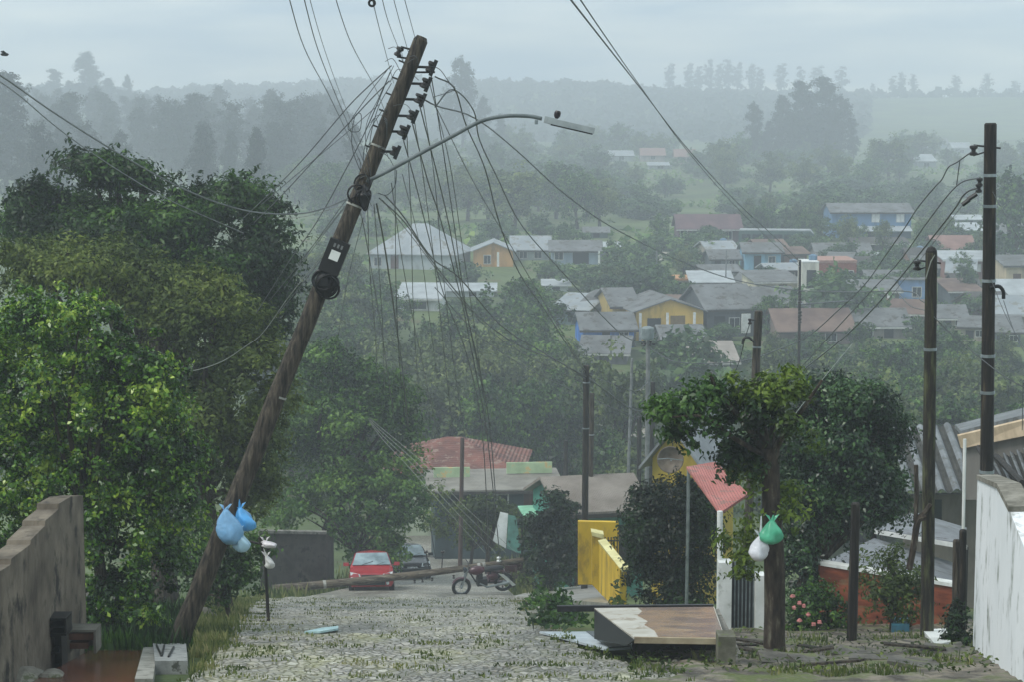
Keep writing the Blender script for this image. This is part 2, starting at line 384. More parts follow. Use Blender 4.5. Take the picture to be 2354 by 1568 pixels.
def house(label, x0, x1, yb, wh, dep, roof, rise, wall, roofm, yaw=0, ov=.35, op=(), Y=None, axis='x', cat='house', name='house', ext=3.0, zoff=0, th=.1):
    cxp = (x0 + x1) / 2
    g = G(cxp, yb) if Y is None else P(cxp, yb, Y)
    k = mpp(g.y, yb); W = (x1 - x0) * k
    HOUSES.append((x0, x1, yb, g.y, dep, yb - (wh + rise) / k))
    root = thing(name, label, cat, (0, 0, 0), 0, local=True)
    c = Vector((g.x, g.y, g.z + zoff)) + rotz(yaw) @ Vector((0, dep / 2, 0))
    root.location = c; root.rotation_euler = (0, 0, yaw)
    a, d = W / 2, dep / 2
    wm = wall if not isinstance(wall, str) else wallm(wall)
    mb = MB(); z0, z1 = -ext, wh
    if roof == 'gable' and axis == 'x':
        for s in (-1, 1):
            pass
        prof = [(-d, z0), (d, z0), (d, z1), (0, z1 + rise), (-d, z1)]
        mb.add([(-a, y, z) for y, z in prof] + [(a, y, z) for y, z in prof], [(0, 1, 2, 3, 4)[::-1], (5, 6, 7, 8, 9)] + [(i, (i + 1) % 5, 5 + (i + 1) % 5, 5 + i) for i in range(5)])
    elif roof == 'gable':
        prof = [(-a, z0), (a, z0), (a, z1), (0, z1 + rise), (-a, z1)]
        mb.add([(x, -d, z) for x, z in prof] + [(x, d, z) for x, z in prof], [(0, 1, 2, 3, 4), (5, 6, 7, 8, 9)[::-1]] + [(i, (i + 1) % 5, 5 + (i + 1) % 5, 5 + i) for i in range(5)])
    elif roof == 'shed':
        prof = [(-d, z0), (d, z0), (d, z1 + rise), (-d, z1)]
        mb.add([(-a, y, z) for y, z in prof] + [(a, y, z) for y, z in prof], [(0, 1, 2, 3)[::-1], (4, 5, 6, 7)] + [(i, (i + 1) % 4, 4 + (i + 1) % 4, 4 + i) for i in range(4)])
    else:
        mb.box((0, 0, (z0 + z1) / 2), (W, dep, z1 - z0))
    mb.build('wall', wm, root)
    rb = MB(); e = .02
    if roof == 'gable' and axis == 'x':
        q = rise / d
        for s in (-1, 1):
            rb.slab([(-a - ov, s * (d + ov), z1 - ov * q + e), (a + ov, s * (d + ov), z1 - ov * q + e), (a + ov, 0, z1 + rise + e), (-a - ov, 0, z1 + rise + e)], (0, 0, th))
    elif roof == 'gable':
        q = rise / a
        for s in (-1, 1):
            rb.slab([(s * (a + ov), -d - ov, z1 - ov * q + e), (s * (a + ov), d + ov, z1 - ov * q + e), (0, d + ov, z1 + rise + e), (0, -d - ov, z1 + rise + e)], (0, 0, th))
    elif roof == 'shed':
        q = rise / dep
        rb.slab([(-a - ov, -d - ov, z1 - ov * q + e), (a + ov, -d - ov, z1 - ov * q + e), (a + ov, d + ov, z1 + rise + ov * q + e), (-a - ov, d + ov, z1 + rise + ov * q + e)], (0, 0, th))
    elif roof == 'hip':
        A, D = a + ov, d + ov; rl = max(A - D, .4 if A >= D else .1)
        rb.add([(-A, -D, z1 + e), (A, -D, z1 + e), (A, D, z1 + e), (-A, D, z1 + e), (-rl, 0, z1 + rise), (rl, 0, z1 + rise), (-A, -D, z1 + e - th), (A, -D, z1 + e - th), (A, D, z1 + e - th), (-A, D, z1 + e - th)],
               [(0, 1, 5, 4), (1, 2, 5), (2, 3, 4, 5), (3, 0, 4), (6, 7, 1, 0), (7, 8, 2, 1), (8, 9, 3, 2), (9, 6, 0, 3)])
    elif roof == 'flat':
        rb.box((0, 0, z1 + th / 2 + e), (W + 2 * ov, dep + 2 * ov, th))
    rb.build('roof', roofm, root)
    if roof in ('gable', 'shed') and wh > .8 and (axis == 'x' or roof == 'shed'):
        q = rise / (d if roof == 'gable' else dep)
        MB().box((0, -d - ov - .02, z1 - ov * q - .02), (W + 2 * ov + .02, .03, .14)).build('fascia', DKFAS if (int(x0) % 3) else FRAME, root)
    if int(x0 * 7) % 4 == 1 and wh > .9 and Y is None:
        MB().lathe((a * .6, d * .2, z1 + (rise * .55 if roof != 'flat' else 0)), (0, 0, 1), [(.3, 0), (.4, .05), (.42, .55), (.3, .62), (.1, .7)], 12).build('water_tank', TANK, root)
    for o in op:
        face, u, zb, ww, hh = o[:5]; kind = o[5] if len(o) > 5 else 'window'; pm = o[6] if len(o) > 6 else None
        if face == 'f': C0, ux, nn = Vector((-a + u * W, -d, zb)), Vector((1, 0, 0)), Vector((0, -1, 0))
        elif face == 'r': C0, ux, nn = Vector((a, -d + u * dep, zb)), Vector((0, 1, 0)), Vector((1, 0, 0))
        else: C0, ux, nn = Vector((-a, d - u * dep, zb)), Vector((0, -1, 0)), Vector((-1, 0, 0))
        uz = Vector((0, 0, 1)); Mx = Matrix((ux, nn, uz)).transposed()
        if kind == 'window':
            fb = MB(); fr = .07
            for dx, dz, sx, sz in ((0, -fr / 2, ww + 2 * fr, fr), (0, hh + fr / 2, ww + 2 * fr, fr), (-ww / 2 - fr / 2, hh / 2, fr, hh), (ww / 2 + fr / 2, hh / 2, fr, hh), (0, hh / 2, .04, hh)):
                fb.box(C0 + ux * dx + uz * dz + nn * .03, (sx, .08, sz), Mx)
            fo = fb.build('window', FRAME, root)
            MB().box(C0 + uz * hh / 2 + nn * .008, (ww - .002, .03, hh - .002), Mx).build('pane', pm or GLASS, fo)
        elif kind == 'door':
            MB().box(C0 + uz * hh / 2 + nn * .02, (ww, .06, hh), Mx).build('door', pm or DOORM, root)
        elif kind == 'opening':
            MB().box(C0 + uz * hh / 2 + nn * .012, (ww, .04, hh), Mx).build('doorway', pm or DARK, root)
        elif kind == 'column':
            MB().box(C0 + uz * hh / 2 + nn * .45, (ww, .18, hh), Mx).build('column', pm or WHITE, root)
        elif kind == 'awning':
            aw = MB(); p0 = C0 + uz * .5
            aw.slab([p0 - ux * ww / 2, p0 + ux * ww / 2, p0 + ux * ww / 2 + nn * hh - uz * .5, p0 - ux * ww / 2 + nn * hh - uz * .5], (0, 0, .07)); aw.build('awning', pm or RW, root)
    return root
H = house
# --- upper terrace, left to right
H('large hipped pale grey roofed house, leftmost on the upper terrace', 846, 1046, 617, 1.6, 8, 'hip', 3.2, '#a9b2b6', RP, yaw=R(-12), op=[('f', .1, .3, .8, .9), ('f', .3, .0, .9, 1.5, 'door')])
H('orange rendered house under a pale grey gable in front of a long roof', 1088, 1180, 611, 1.7, 6, 'gable', .9, '#c79a5e', RP, axis='y', op=[('f', .35, .3, .7, .9), ('f', .62, .0, .25, 1.6, 'column')])
H('pale grey long roofed house joined behind the orange house', 1178, 1262, 596, 1.2, 5, 'gable', 1.3, '#9fa9aa', RP, op=[('f', .3, .2, .8, .7), ('f', .7, .2, .8, .7)])
H('blue grey bungalow with dark doorway and white corner column', 1268, 1380, 606, 1.5, 6, 'gable', .9, '#8d9fb0', RG, op=[('f', .15, .5, .9, .8), ('f', .6, 0, 1.8, 1.5, 'opening'), ('f', .97, 0, .2, 1.5, 'column')])
H('small low white roofed annex right of the blue grey bungalow', 1378, 1422, 592, 1.0, 3, 'shed', .5, '#8b949a', RW, op=[('f', .5, 0, .8, .9, 'opening')])
H('tiny dark shed on the grass above the blue grey bungalow', 1345, 1397, 545, .7, 2.5, 'gable', .5, '#5d6c6d', RG, op=[('f', .5, 0, .8, .6, 'opening')])
H('white long low shed roof beside the bright lawn', 912, 1010, 712, 1.1, 5, 'shed', .9, '#d8dcdc', RW, yaw=R(-6), op=[('f', .5, .1, 1.6, .7)])
H('narrow white roofed strip building behind the bright lawn', 1015, 1135, 680, .5, 3, 'shed', .4, '#cfd6d4', RW, op=[('f', .6, 0, .7, .4, 'opening')])
H('white flat roof peeping out above the dark valley trees', 1252, 1306, 668, .5, 3, 'shed', .3, '#c9d1cf', RW, op=[('f', .5, 0, .7, .4, 'opening')])
H('maroon timber house with grey veranda on the upper right terrace', 1560, 1702, 556, 1.7, 7, 'gable', 1.5, '#5b474b', M('maroon_roof', '#6d5558', '#55454a', .8, .6, wave=('X', 6.0)), op=[('f', .08, .5, .8, 1.0), ('f', .3, 0, .8, 1.5, 'opening'), ('f', .55, .4, .9, .9), ('f', .8, .4, .9, .9)])
H('blue two storey house with two white windows and white porch roof', 1912, 2094, 545, 3.2, 7, 'gable', .9, '#5f84a8', RG, op=[('f', .55, 2.0, .9, .95, 'window', WHITE), ('f', .86, 2.0, .9, .95, 'window', WHITE), ('f', .62, .9, 7.2, 2.2, 'awning', RW), ('f', .5, 0, 1.0, 1.0, 'opening')])
H('dark wooden store below the white porch of the blue house', 1965, 2085, 578, 1.0, 3, 'shed', .4, '#5d5c58', RD, op=[('f', .3, 0, .9, .8, 'opening'), ('f', .7, .2, .8, .5)])
H('light blue cottage beside the grass field on the right', 1712, 1795, 618, 1.9, 5, 'gable', .8, '#7fb0cc', RG, op=[('f', .35, 0, .8, 1.5, 'opening'), ('f', .75, .6, .7, .8)])
H('long grey roofed house behind the white arched facade', 1880, 2002, 606, 1.0, 6, 'gable', 1.1, '#8c8580', RG, op=[('f', .7, .2, 1.0, .6)])
H('red brick house with pale top beam behind a round bush', 1882, 1968, 662, 2.6, 6, 'flat', .0, BRICKW, M('pink_beam', '#a78477', '#8e6a5e'), ov=.05, th=.25, op=[('f', .8, .9, .8, .9)])
H('narrow white facade with dark arched opening next to red brick', 1843, 1881, 706, 4.3, 3, 'flat', .0, '#d2d2c4', WHITE, ov=.02, op=[('f', .55, 1.9, .9, 1.7, 'opening'), ('f', .5, 0, .8, 1.5, 'door', M('grey_door', '#8a8692'))])
H('cream rendered house on the slope left of the white facade', 1737, 1838, 694, 2.0, 5, 'shed', .6, '#d3cdb4', RG, yaw=R(10), op=[('f', .25, .7, .9, .8), ('f', .62, .1, .8, 1.6, 'opening'), ('f', .85, .5, .8, .8)])
H('white shelter with pale blue sheet roof below the earth lane', 1592, 1682, 674, 1.1, 4, 'shed', .7, '#cdd8de', RW, op=[('f', .4, .1, .9, .8, 'opening'), ('f', .75, .3, .7, .6)])
H('orange edged flat roofed hall along the earth lane', 1522, 1592, 664, .9, 4, 'flat', 0, '#b9ad9a', M('orange_fascia', '#c08e5f', '#a5764c'), th=.2, op=[('f', .5, .1, .9, .6)])
H('dark grey walled house with broad grey roof behind the yellow house', 1622, 1742, 772, 2.5, 7, 'gable', 1.7, '#54595c', RG, yaw=R(14), op=[('f', .25, .6, 1.0, 1.2, 'opening'), ('f', .75, .3, .8, 1.7, 'column'), ('f', .55, .7, .9, .9)])
H('grey gabled house with pale ridge trim in the middle of the slope', 1715, 1845, 742, 1.6, 6, 'gable', 1.4, '#5b6264', RG, yaw=R(16), op=[('f', .3, .3, .9, .9), ('f', .7, 0, .8, 1.4, 'opening')])
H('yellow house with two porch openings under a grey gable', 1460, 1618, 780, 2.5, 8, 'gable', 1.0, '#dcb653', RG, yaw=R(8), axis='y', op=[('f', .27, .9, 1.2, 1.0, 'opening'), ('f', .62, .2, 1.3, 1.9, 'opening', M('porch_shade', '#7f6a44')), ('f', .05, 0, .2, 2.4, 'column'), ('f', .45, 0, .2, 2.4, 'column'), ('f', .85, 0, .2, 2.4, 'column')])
H('yellow side wing with long grey roof left of the porch', 1408, 1466, 762, 2.3, 8, 'gable', 1.2, '#b79f5a', RG, yaw=R(8), op=[('f', .3, .7, .8, .9)])
H('grey hipped roof house left of the yellow house', 1322, 1432, 738, 1.3, 6, 'hip', 1.4, '#8a8078', RG, op=[('f', .2, .2, .8, .8), ('f', .8, .2, .6, .9, 'opening')])
H('grey lean-to house with teal side at the wood edge', 1268, 1352, 744, 1.3, 5, 'shed', .9, '#5f7476', RP, yaw=R(-20), op=[('f', .6, .2, 1.0, .8, 'opening')])
H('bright blue cottage under a grey roof below the yellow house', 1340, 1458, 798, 1.6, 5, 'gable', 1.1, '#3f7fd4', RG, yaw=R(6), op=[('f', .45, .6, .7, .8, 'opening'), ('f', .8, .4, .7, .9)])
H('grey roofed shack directly below the blue cottage', 1338, 1440, 836, .9, 5, 'gable', 1.1, '#77787a', RG, yaw=R(-8), op=[('f', .5, 0, .8, .8, 'opening')])
H('grey roofed shack among bushes right of the transformer pole', 1528, 1622, 812, 1.0, 5, 'gable', 1.1, '#6b6a66', RG, yaw=R(8), op=[('f', .3, .1, .8, .8, 'opening'), ('f', .7, .2, .7, .6)])
H('wide pale brown flat roofed house above the cropped street tree', 1545, 1692, 868, 1.2, 6, 'shed', .9, '#7a746c', M('pale_brown_roof', '#a29a92', '#8b837b', .8, .6, wave=('X', 6.)), op=[('f', .4, .1, .9, .9, 'opening'), ('f', .8, .2, .9, .7)])
H('long brownish roofed row behind the thin black pole', 1790, 1962, 790, 1.2, 6, 'gable', 1.5, '#7d706a', RB, yaw=R(5), op=[('f', .3, .2, .9, .7), ('f', .7, .2, .9, .7), ('f', .5, 0, .8, 1.1, 'opening')])
H('low grey roofed row house left of the moss covered pole', 1965, 2085, 776, 1.1, 5, 'gable', 1.2, '#8a857f', RG, op=[('f', .25, .2, .8, .7), ('f', .65, 0, .8, 1.0, 'opening')])
H('pale house with white columns under the crossing wires', 1962, 2066, 712, 1.8, 4, 'shed', .6, '#6f6f66', RG, op=[('f', .1, 0, .25, 1.7, 'column'), ('f', .4, 0, .25, 1.7, 'column'), ('f', .75, 0, .25, 1.7, 'column'), ('f', .55, .2, .9, 1.2, 'opening')])
H('sky blue house front just left of the moss covered pole', 2066, 2134, 700, 2.4, 4, 'flat', 0, '#7fa3cf', RG, op=[('f', .6, .8, .8, .9)])
H('white sheet roofed hut above the moss covered pole', 2000, 2060, 610, .6, 3, 'shed', .5, '#8f9694', RW, op=[('f', .5, 0, .7, .5, 'opening')])
H('pink walled house with red tiled roof left of the tall right pole', 2152, 2240, 598, 1.2, 6, 'gable', 1.4, '#a97b70', M('salmon_roof', '#8b6c64', '#74584f', .8, .8), op=[('f', .5, .3, .9, .7)])
H('brick house with white roof edge below the pink house', 2172, 2290, 640, 2.0, 5, 'shed', .5, '#8a6258', RW, op=[('f', .3, .7, .7, .7), ('f', .62, .8, .7, .7, 'window', WHITE), ('f', .9, 0, .8, 1.6, 'opening')])
H('blue walled house with white roof behind the tall right pole', 2212, 2275, 560, 1.6, 5, 'shed', .6, '#5f8fb8', RW, op=[('f', .5, .5, .8, .8)])
H('low white roofed shelter near the skyline end of the right terrace', 2198, 2262, 514, .6, 3, 'shed', .4, '#7f8a88', RW, op=[('f', .5, 0, .8, .5, 'opening')])
H('blue grey house at the right picture edge on the upper terrace', 2292, 2370, 572, 1.9, 5, 'gable', 1.0, '#8f9ea8', RG, op=[('f', .3, .4, .8, .9), ('f', .75, 0, .8, 1.6, 'opening')])
H('cream house with brown door at the right picture edge', 2312, 2375, 662, 2.3, 5, 'shed', .6, '#c8b898', RG, op=[('f', .4, 0, .8, 1.5, 'door'), ('f', .8, .7, .7, .8)])
H('white roofed house under the cream house at right edge', 2300, 2400, 700, 1.0, 5, 'gable', 1.2, '#8d8a84', RW, op=[('f', .4, .2, .8, .7)])
H('grey roofed house right of the tall pole above the wood', 2292, 2400, 752, 1.3, 5, 'gable', 1.3, '#94908c', RP, op=[('f', .35, .2, .8, .8), ('f', .7, 0, .8, 1.1, 'opening')])
SH = random.Random(77); kk_ = 0
while kk_ < 26:
    x0 = SH.uniform(1500, 2350); yb = SH.uniform(588, 800); wpx = SH.uniform(45, 95); Yh = G(x0 + wpx / 2, yb).y
    if any(x0 < b1 + 4 and x0 + wpx > b0 - 4 and abs(Yh - y_) < 5.5 for b0, b1, _, y_, _, _ in HOUSES) or (x0 < 1600 and yb < 690): continue
    H('small weathered shack among the crowded roofs of the right terrace', x0, x0 + wpx, yb, SH.uniform(.9, 1.5), SH.uniform(3, 4.5), SH.choice(['gable', 'shed', 'gable']), SH.uniform(.5, 1.0), SH.choice(['#77736d', '#8d8a80', '#6b5a50', '#a39c8c', '#5f6a70', '#8a6a5c']), SH.choice([RG, RP, RD, RB, RG]), yaw=R(SH.uniform(-20, 20)), op=[('f', SH.uniform(.2, .4), .1, .7, .8, 'opening'), ('f', .75, .4, .6, .5)])
    kk_ += 1
for o in sc.objects:
    if o.get('label') == 'small weathered shack among the crowded roofs of the right terrace': o['group'] = 'weathered shacks of the right terrace'
# small distant ones

H('distant pink house left of the tall tree group', 1552, 1598, 376, 2.0, 6, 'gable', 1.8, '#a39088', M('far_red_roof', '#8d7068', '#755c54'), op=[('f', .3, .6, 1.2, 1.2), ('f', .7, .6, 1.2, 1.2)])
H('distant reddish roofed house behind hillside bushes', 1474, 1528, 370, 1.7, 6, 'gable', 1.8, '#a89c92', M('far_red_roof', '#b0786a'), op=[('f', .5, .5, 1.2, 1.2)])
H('distant white roofed house beside the hill bushes', 1402, 1456, 370, 1.5, 6, 'shed', 1.2, '#9aa2a0', RP, op=[('f', .5, .4, 1.4, 1.0)])
H('distant white strip shed under the pink house', 1492, 1545, 388, .9, 5, 'shed', .6, '#a8b0ae', RP, op=[('f', .5, .1, 1.5, .8)])
H('distant white roofed shed on the field at right', 2108, 2152, 384, 1.6, 8, 'shed', 1.6, '#8f9896', RW, op=[('f', .5, .2, 1.4, 1.0)])
H('distant grey shed on the field near the tall right pole', 2190, 2232, 352, 2.0, 8, 'gable', 1.6, '#9aa2a0', RP, op=[('f', .5, .2, 1.4, 1.0)])
H('distant grey farm shed highest on the right field', 2130, 2180, 340, 1.8, 8, 'gable', 1.6, '#98a09e', RG, op=[('f', .5, .2, 1.4, 1.0)])
# --- houses at the foot of the street
H('red tiled hip roof house at the bottom of the street', 868, 1190, 1190, 2.2, 7, 'hip', 1.35, '#a9b49c', RR, Y=104, yaw=R(-4), zoff=.2, op=[('f', .55, .8, 1, 1), ('f', .85, .8, 1, 1)])
r_ = H('long grey flat roofed shop front with pale green parapet', 1000, 1285, 1200, 1.5, 4, 'shed', .15, '#3f4f52', M('dull_flat_roof', '#8d8a82', '#75726a', .8, 1.0, wave=('X', 5.)), Y=94, yaw=R(5), op=[('f', .2, 0, 1.2, 1.5, 'opening'), ('f', .5, .5, 1.0, .8), ('f', .8, .0, 1.0, 1.5, 'door')])
PG = M('pale_green_paint', '#b9cfa8', '#9bb08c', .8, 1, c3='#c9b27a', s3=2)
Wd = 285 * mpp(94, 1150)
MB().box((-Wd * .34, .6, 1.95), (Wd * .30, .12, .5)).build('parapet', PG, r_)
MB().box((Wd * .31, 1.0, 2.05), (Wd * .38, .12, .55)).build('parapet', PG, r_)
H('teal green gabled house with wide brownish roof behind the black topped pole', 1292, 1482, 1352, 2.75, 4.2, 'gable', .75, '#4f8f80', M('brown_grey_roof', '#8a837b', '#716a62', .85, 1.0, wave=('X', 5.)), Y=68, yaw=R(14), ov=.3, op=[('f', .5, 0, 2.0, 2.2, 'opening'), ('f', .12, 0, .12, 2.5, 'column', WOODD), ('l', .5, 1.4, .9, .7)])
aw = MB()
a0 = [P(1190, 1167, 72), P(1258, 1164, 72), P(1268, 1192, 70.5), P(1205, 1192, 70.5)]
aw.slab(a0, (0, 0, .05))
t_ = thing('awning', 'mint green sheet awning half hidden by leaves', 'awning', on(1230, 71))
aw.build('sheet', M('mint_sheet', '#8fc9ab', '#76ad90', .6, 2), t_)
pb = MB()
for p in (P(1200, 1188, 70.6), P(1262, 1188, 70.6)): pb.tube([p, Vector((p.x, p.y, h(p.x, p.y) - .1))], .04, 6)
pb.build('post', WOODD, t_)
# yellow gable house with satellite dish
yh = H('yellow gabled house with corrugated grey roof and satellite dish', 1494, 1612, 1180, 1.55, 2.6, 'gable', .9, '#b8a23e', M('corrugated_pale', '#8f9599', '#6f7478', .6, 1.5, wave=('Y', 7.)), Y=56, axis='y', yaw=R(-28), ov=.3, op=[('r', .4, .3, .8, .9)])
ds = MB(); dn = Vector((-.25, -1, .25)).normalized(); dc = P(1541, 1058, 54.3); dr = 30 * mpp(54)
Mx = frame_to(dn)
ringpts = []
for i, q in enumerate((0, .35, .7, 1.0)):
    ringpts.append([dc + Mx @ Vector((math.cos(t) * dr * q, math.sin(t) * dr * q, .16 * q * q - .16)) for t in [2 * math.pi * k / 20 for k in range(20)]])
vs = [v for r_ in ringpts for v in r_]
ds.add(vs, [(i * 20 + k, i * 20 + (k + 1) % 20, (i + 1) * 20 + (k + 1) % 20, (i + 1) * 20 + k) for i in range(3) for k in range(20)])
ds.ring(dc, dn, dr, .02, 20, 5)
dt = thing('satellite_dish', 'round brownish satellite dish on the yellow gable', 'satellite dish', dc + Vector((0, .5, -.6)))
ds.build('reflector', M('dish_mesh', '#6f665a', '#574f45', .7, 4), dt)
MB().tube([dc - dn * .15, dc + Vector((0, .55, -.5))], .03, 6).build('mount', STEEL, dt)
MB().tube([dc + Mx @ Vector((dr, 0, 0)), dc + dn * .5, dc + Mx @ Vector((-dr, 0, 0))], .012, 5).build('feed_arm', STEEL, dt)
# corrugated sheet helper: real waves
def corrugated(a, b, c, d, pitch=.34, amp=.06, th=.012):
    "a,b upper edge, d,c lower edge"
    a, b, c, d = map(Vector, (a, b, c, d)); n = max(8, int((b - a).length / pitch) * 6); nr = (b - a).cross(d - a).normalized()
    if nr.z < 0: nr = -nr
    mb = MB(); vs = []; fs = []; mb.tr = []
    for k in range(n + 1):
        t = k / n; o = nr * amp * math.sin(t * n / 6 * 2 * math.pi)
        p, q = a.lerp(b, t) + o, d.lerp(c, t) + o
        vs += [p, q, p - nr * th, q - nr * th]
    for k in range(n):
        i = 4 * k
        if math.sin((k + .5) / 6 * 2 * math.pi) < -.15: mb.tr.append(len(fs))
        fs += [(i, i + 4, i + 5, i + 1), (i + 2, i + 3, i + 7, i + 6), (i + 1, i + 5, i + 7, i + 3), (i, i + 2, i + 6, i + 4)]
    return mb.add(vs, fs)
CORR = M('weathered_corrugated', '#7f8487', '#5b5f61', .6, 1.2, c3='#4f4e48', s3=3, t3=(.52, .66))
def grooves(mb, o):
    o.data.materials.append(M('groove_dark', '#43433f', '#2e2e2b', .8, 3))  # second, darker colour for the trough faces
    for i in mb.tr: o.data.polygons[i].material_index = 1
t_ = thing('house', 'grey walled shed with bold corrugated roof behind the two right poles', 'house', on(2150, 49)); 
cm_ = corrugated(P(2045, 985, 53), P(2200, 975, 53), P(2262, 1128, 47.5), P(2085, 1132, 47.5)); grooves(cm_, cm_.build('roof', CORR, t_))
wb = MB(); p0, p1 = P(2082, 1140, 48), P(2262, 1136, 48)
wb.slab([p0, p1, Vector((p1.x, p1.y, h(p1.x, 48) - 1)), Vector((p0.x, p0.y, h(p0.x, 48) - 1))], (0, .2, 0)); wb.build('wall', wallm('#77736b'), t_)
MB().slab([P(2120, 1150, 47.95), P(2165, 1150, 47.95), P(2165, 1200, 47.95), P(2120, 1200, 47.95)], (0, .04, 0)).build('window', GLASS, t_)
# cream fascia house at right edge
t_ = thing('house', 'house with cream fascia and dark rafters behind the white wall', 'house', on(2330, 36))
MB().slab([P(2204, 1003, 40), P(2420, 952, 36), P(2420, 990, 36), P(2212, 1032, 40)], (0, .15, 0)).build('fascia', M('cream_fascia', '#d3bfa2', '#b8a488', .8, 2), t_)
MB().slab([P(2208, 1000, 40.2), P(2420, 948, 36.2), P(2420, 930, 42), P(2195, 985, 46)], (0, 0, .08)).build('roof', CORR, t_)
MB().slab([P(2214, 1033, 40.2), P(2420, 991, 36.3), P(2420, 1150, 36.3), P(2220, 1150, 40.2)], (0, .15, 0)).build('wall', wallm('#7d7a74'), t_)
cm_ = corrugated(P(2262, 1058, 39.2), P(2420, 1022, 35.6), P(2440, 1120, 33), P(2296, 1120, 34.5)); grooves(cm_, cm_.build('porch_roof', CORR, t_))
for a, b in (((2250, 1030, 39), (2300, 1112, 33)), ((2290, 1050, 36), (2350, 1112, 32))):
    MB().tube([P(*a), P(*b)], .06, 6).build('rafter', WOODD, t_)
# lean-to roofs behind the brick wall
for nm, c4, lab, Yy in (('shed', [(2010, 1216, 39), (2102, 1178, 41), (2222, 1214, 41), (2222, 1252, 38)], 'grey lean-to roof above the brick wall, upper of two', 39),
                    ('shed', [(1890, 1296, 36.5), (2010, 1238, 39), (2205, 1298, 39), (2205, 1342, 36)], 'lower grey lean-to roof with white edge behind the brick wall', 36.8)):
    t_ = thing(nm, lab, 'shed', on(2110, Yy))
    pts = [P(*q) for q in c4]
    MB().slab(pts, (0, 0, -.07)).build('roof', M('wet_grey_roof', '#8b9096', '#6f7378', .4, 2, wave=('X', 9.), c3='#5a5a56', s3=3), t_)
    ed = MB(); a, b = pts[0] + Vector((0, -.02, -.1)), pts[3] + Vector((0, -.02, -.1)); ed.slab([a, b, b + Vector((0, 0, .09)), a + Vector((0, 0, .09))], (0, -.03, 0)); ed.build('edge_trim', WHITE, t_)
    for q in (pts[0], pts[3]):
        MB().tube([q + Vector((0, .1, -.08)), Vector((q.x, q.y + .1, h(q.x, q.y) - .2))], .06, 6).build('post', WOODD, t_)
# ---------------------------------------------------------------- foliage
def leaf_mesh(name, pos, nor, Ln, Wd, rng, mat, droop=.35):
    n = len(pos)
    nor = nor / (np.linalg.norm(nor, axis=1, keepdims=True) + 1e-9)
    t = rng.normal(size=(n, 3)); t[:, 2] -= droop
    t -= nor * np.sum(t * nor, axis=1, keepdims=True); t /= (np.linalg.norm(t, axis=1, keepdims=True) + 1e-9)
    b = np.cross(nor, t)
    s = rng.uniform(.65, 1.3, size=(n, 1)); l_ = Ln * s * .5; w_ = Wd * s * .5
    v = np.empty((n, 4, 3), dtype=np.float32)
    v[:, 0] = pos - t * l_; v[:, 1] = pos + b * w_ - t * l_ * .15 + nor * w_ * .35; v[:, 2] = pos + t * l_ - nor * l_ * .25; v[:, 3] = pos - b * w_ - t * l_ * .15 + nor * w_ * .35
    me = bpy.data.meshes.new(name)
    me.vertices.add(4 * n); me.vertices.foreach_set('co', v.ravel())
    me.loops.add(4 * n); me.loops.foreach_set('vertex_index', np.arange(4 * n, dtype=np.int32))
    me.polygons.add(n); me.polygons.foreach_set('loop_start', np.arange(0, 4 * n, 4, dtype=np.int32))
    try: me.polygons.foreach_set('loop_total', np.full(n, 4, dtype=np.int32))
    except Exception: pass
    me.materials.append(mat); me.update(calc_edges=True); me.validate()
    return me
def unit(rng, n):
    d = rng.normal(size=(n, 3)); return d / np.linalg.norm(d, axis=1, keepdims=True)
def crown(name, blobs, ncl, nlf, cr, Ln, Wd, mat, seed=1, droop=.35, fill=.25, under=.45, flat=.75, sprig=None, gap=-.22):
    "leaf clumps over the shells of the blobs; blobs (x,y,z,rx,ry,rz)"
    rng = np.random.default_rng(seed); B = np.array(blobs, dtype=float)
    wt = (B[:, 3] * B[:, 4] + B[:, 4] * B[:, 5] + B[:, 3] * B[:, 5]); wt /= wt.sum()
    idx = rng.choice(len(B), size=ncl, p=wt); d = unit(rng, ncl)
    low = (d[:, 2] < -.15) & (rng.random(ncl) > under); d[low, 2] *= -1
    r = np.where(rng.random(ncl) < fill, rng.uniform(.25, .7, ncl), rng.uniform(.72, 1.2, ncl))
    cc = B[idx, :3] + B[idx, 3:] * d * r[:, None]
    keep = np.array([mnoise.noise(Vector(c) * (.42 / cr) + Vector((seed, 0, 0))) > gap for c in cc]); cc, d = cc[keep], d[keep]; ncl = len(cc)
    rad = cr * rng.uniform(.4, 1.55, ncl)
    k = np.repeat(np.arange(ncl), nlf); e = unit(rng, len(k)); q = rng.random(len(k)) ** .45
    off = e * (q * rad[k])[:, None]; off[:, 2] *= flat
    pos = cc[k] + off
    nor = d[k] * .45 + e * .55 + rng.normal(size=(len(k), 3)) * .38; nor[:, 2] += .35
    ns = sprig if sprig is not None else ncl // 3; m = max(8, int(nlf * .5))
    si = rng.choice(ncl, size=ns); sdv = d[si] + rng.normal(size=(ns, 3)) * .35; sdv[:, 2] += .25 - droop * .35; sdv /= np.linalg.norm(sdv, axis=1, keepdims=True)
    sl = cr * rng.uniform(.9, 2.3, ns); u = rng.random((ns, m)); base = cc[si][:, None, :] + sdv[:, None, :] * (u * sl[:, None])[:, :, None]
    base[:, :, 2] -= (u ** 2) * sl[:, None] * .28 * (1 + droop); base += rng.normal(size=base.shape) * Ln * .38
    sn = rng.normal(size=(ns * m, 3)) * .7; sn[:, 2] += .6
    pos = np.concatenate([pos, base.reshape(-1, 3)]); nor = np.concatenate([nor, sn])
    return leaf_mesh(name, pos, nor, Ln, Wd, rng, mat, droop), cc
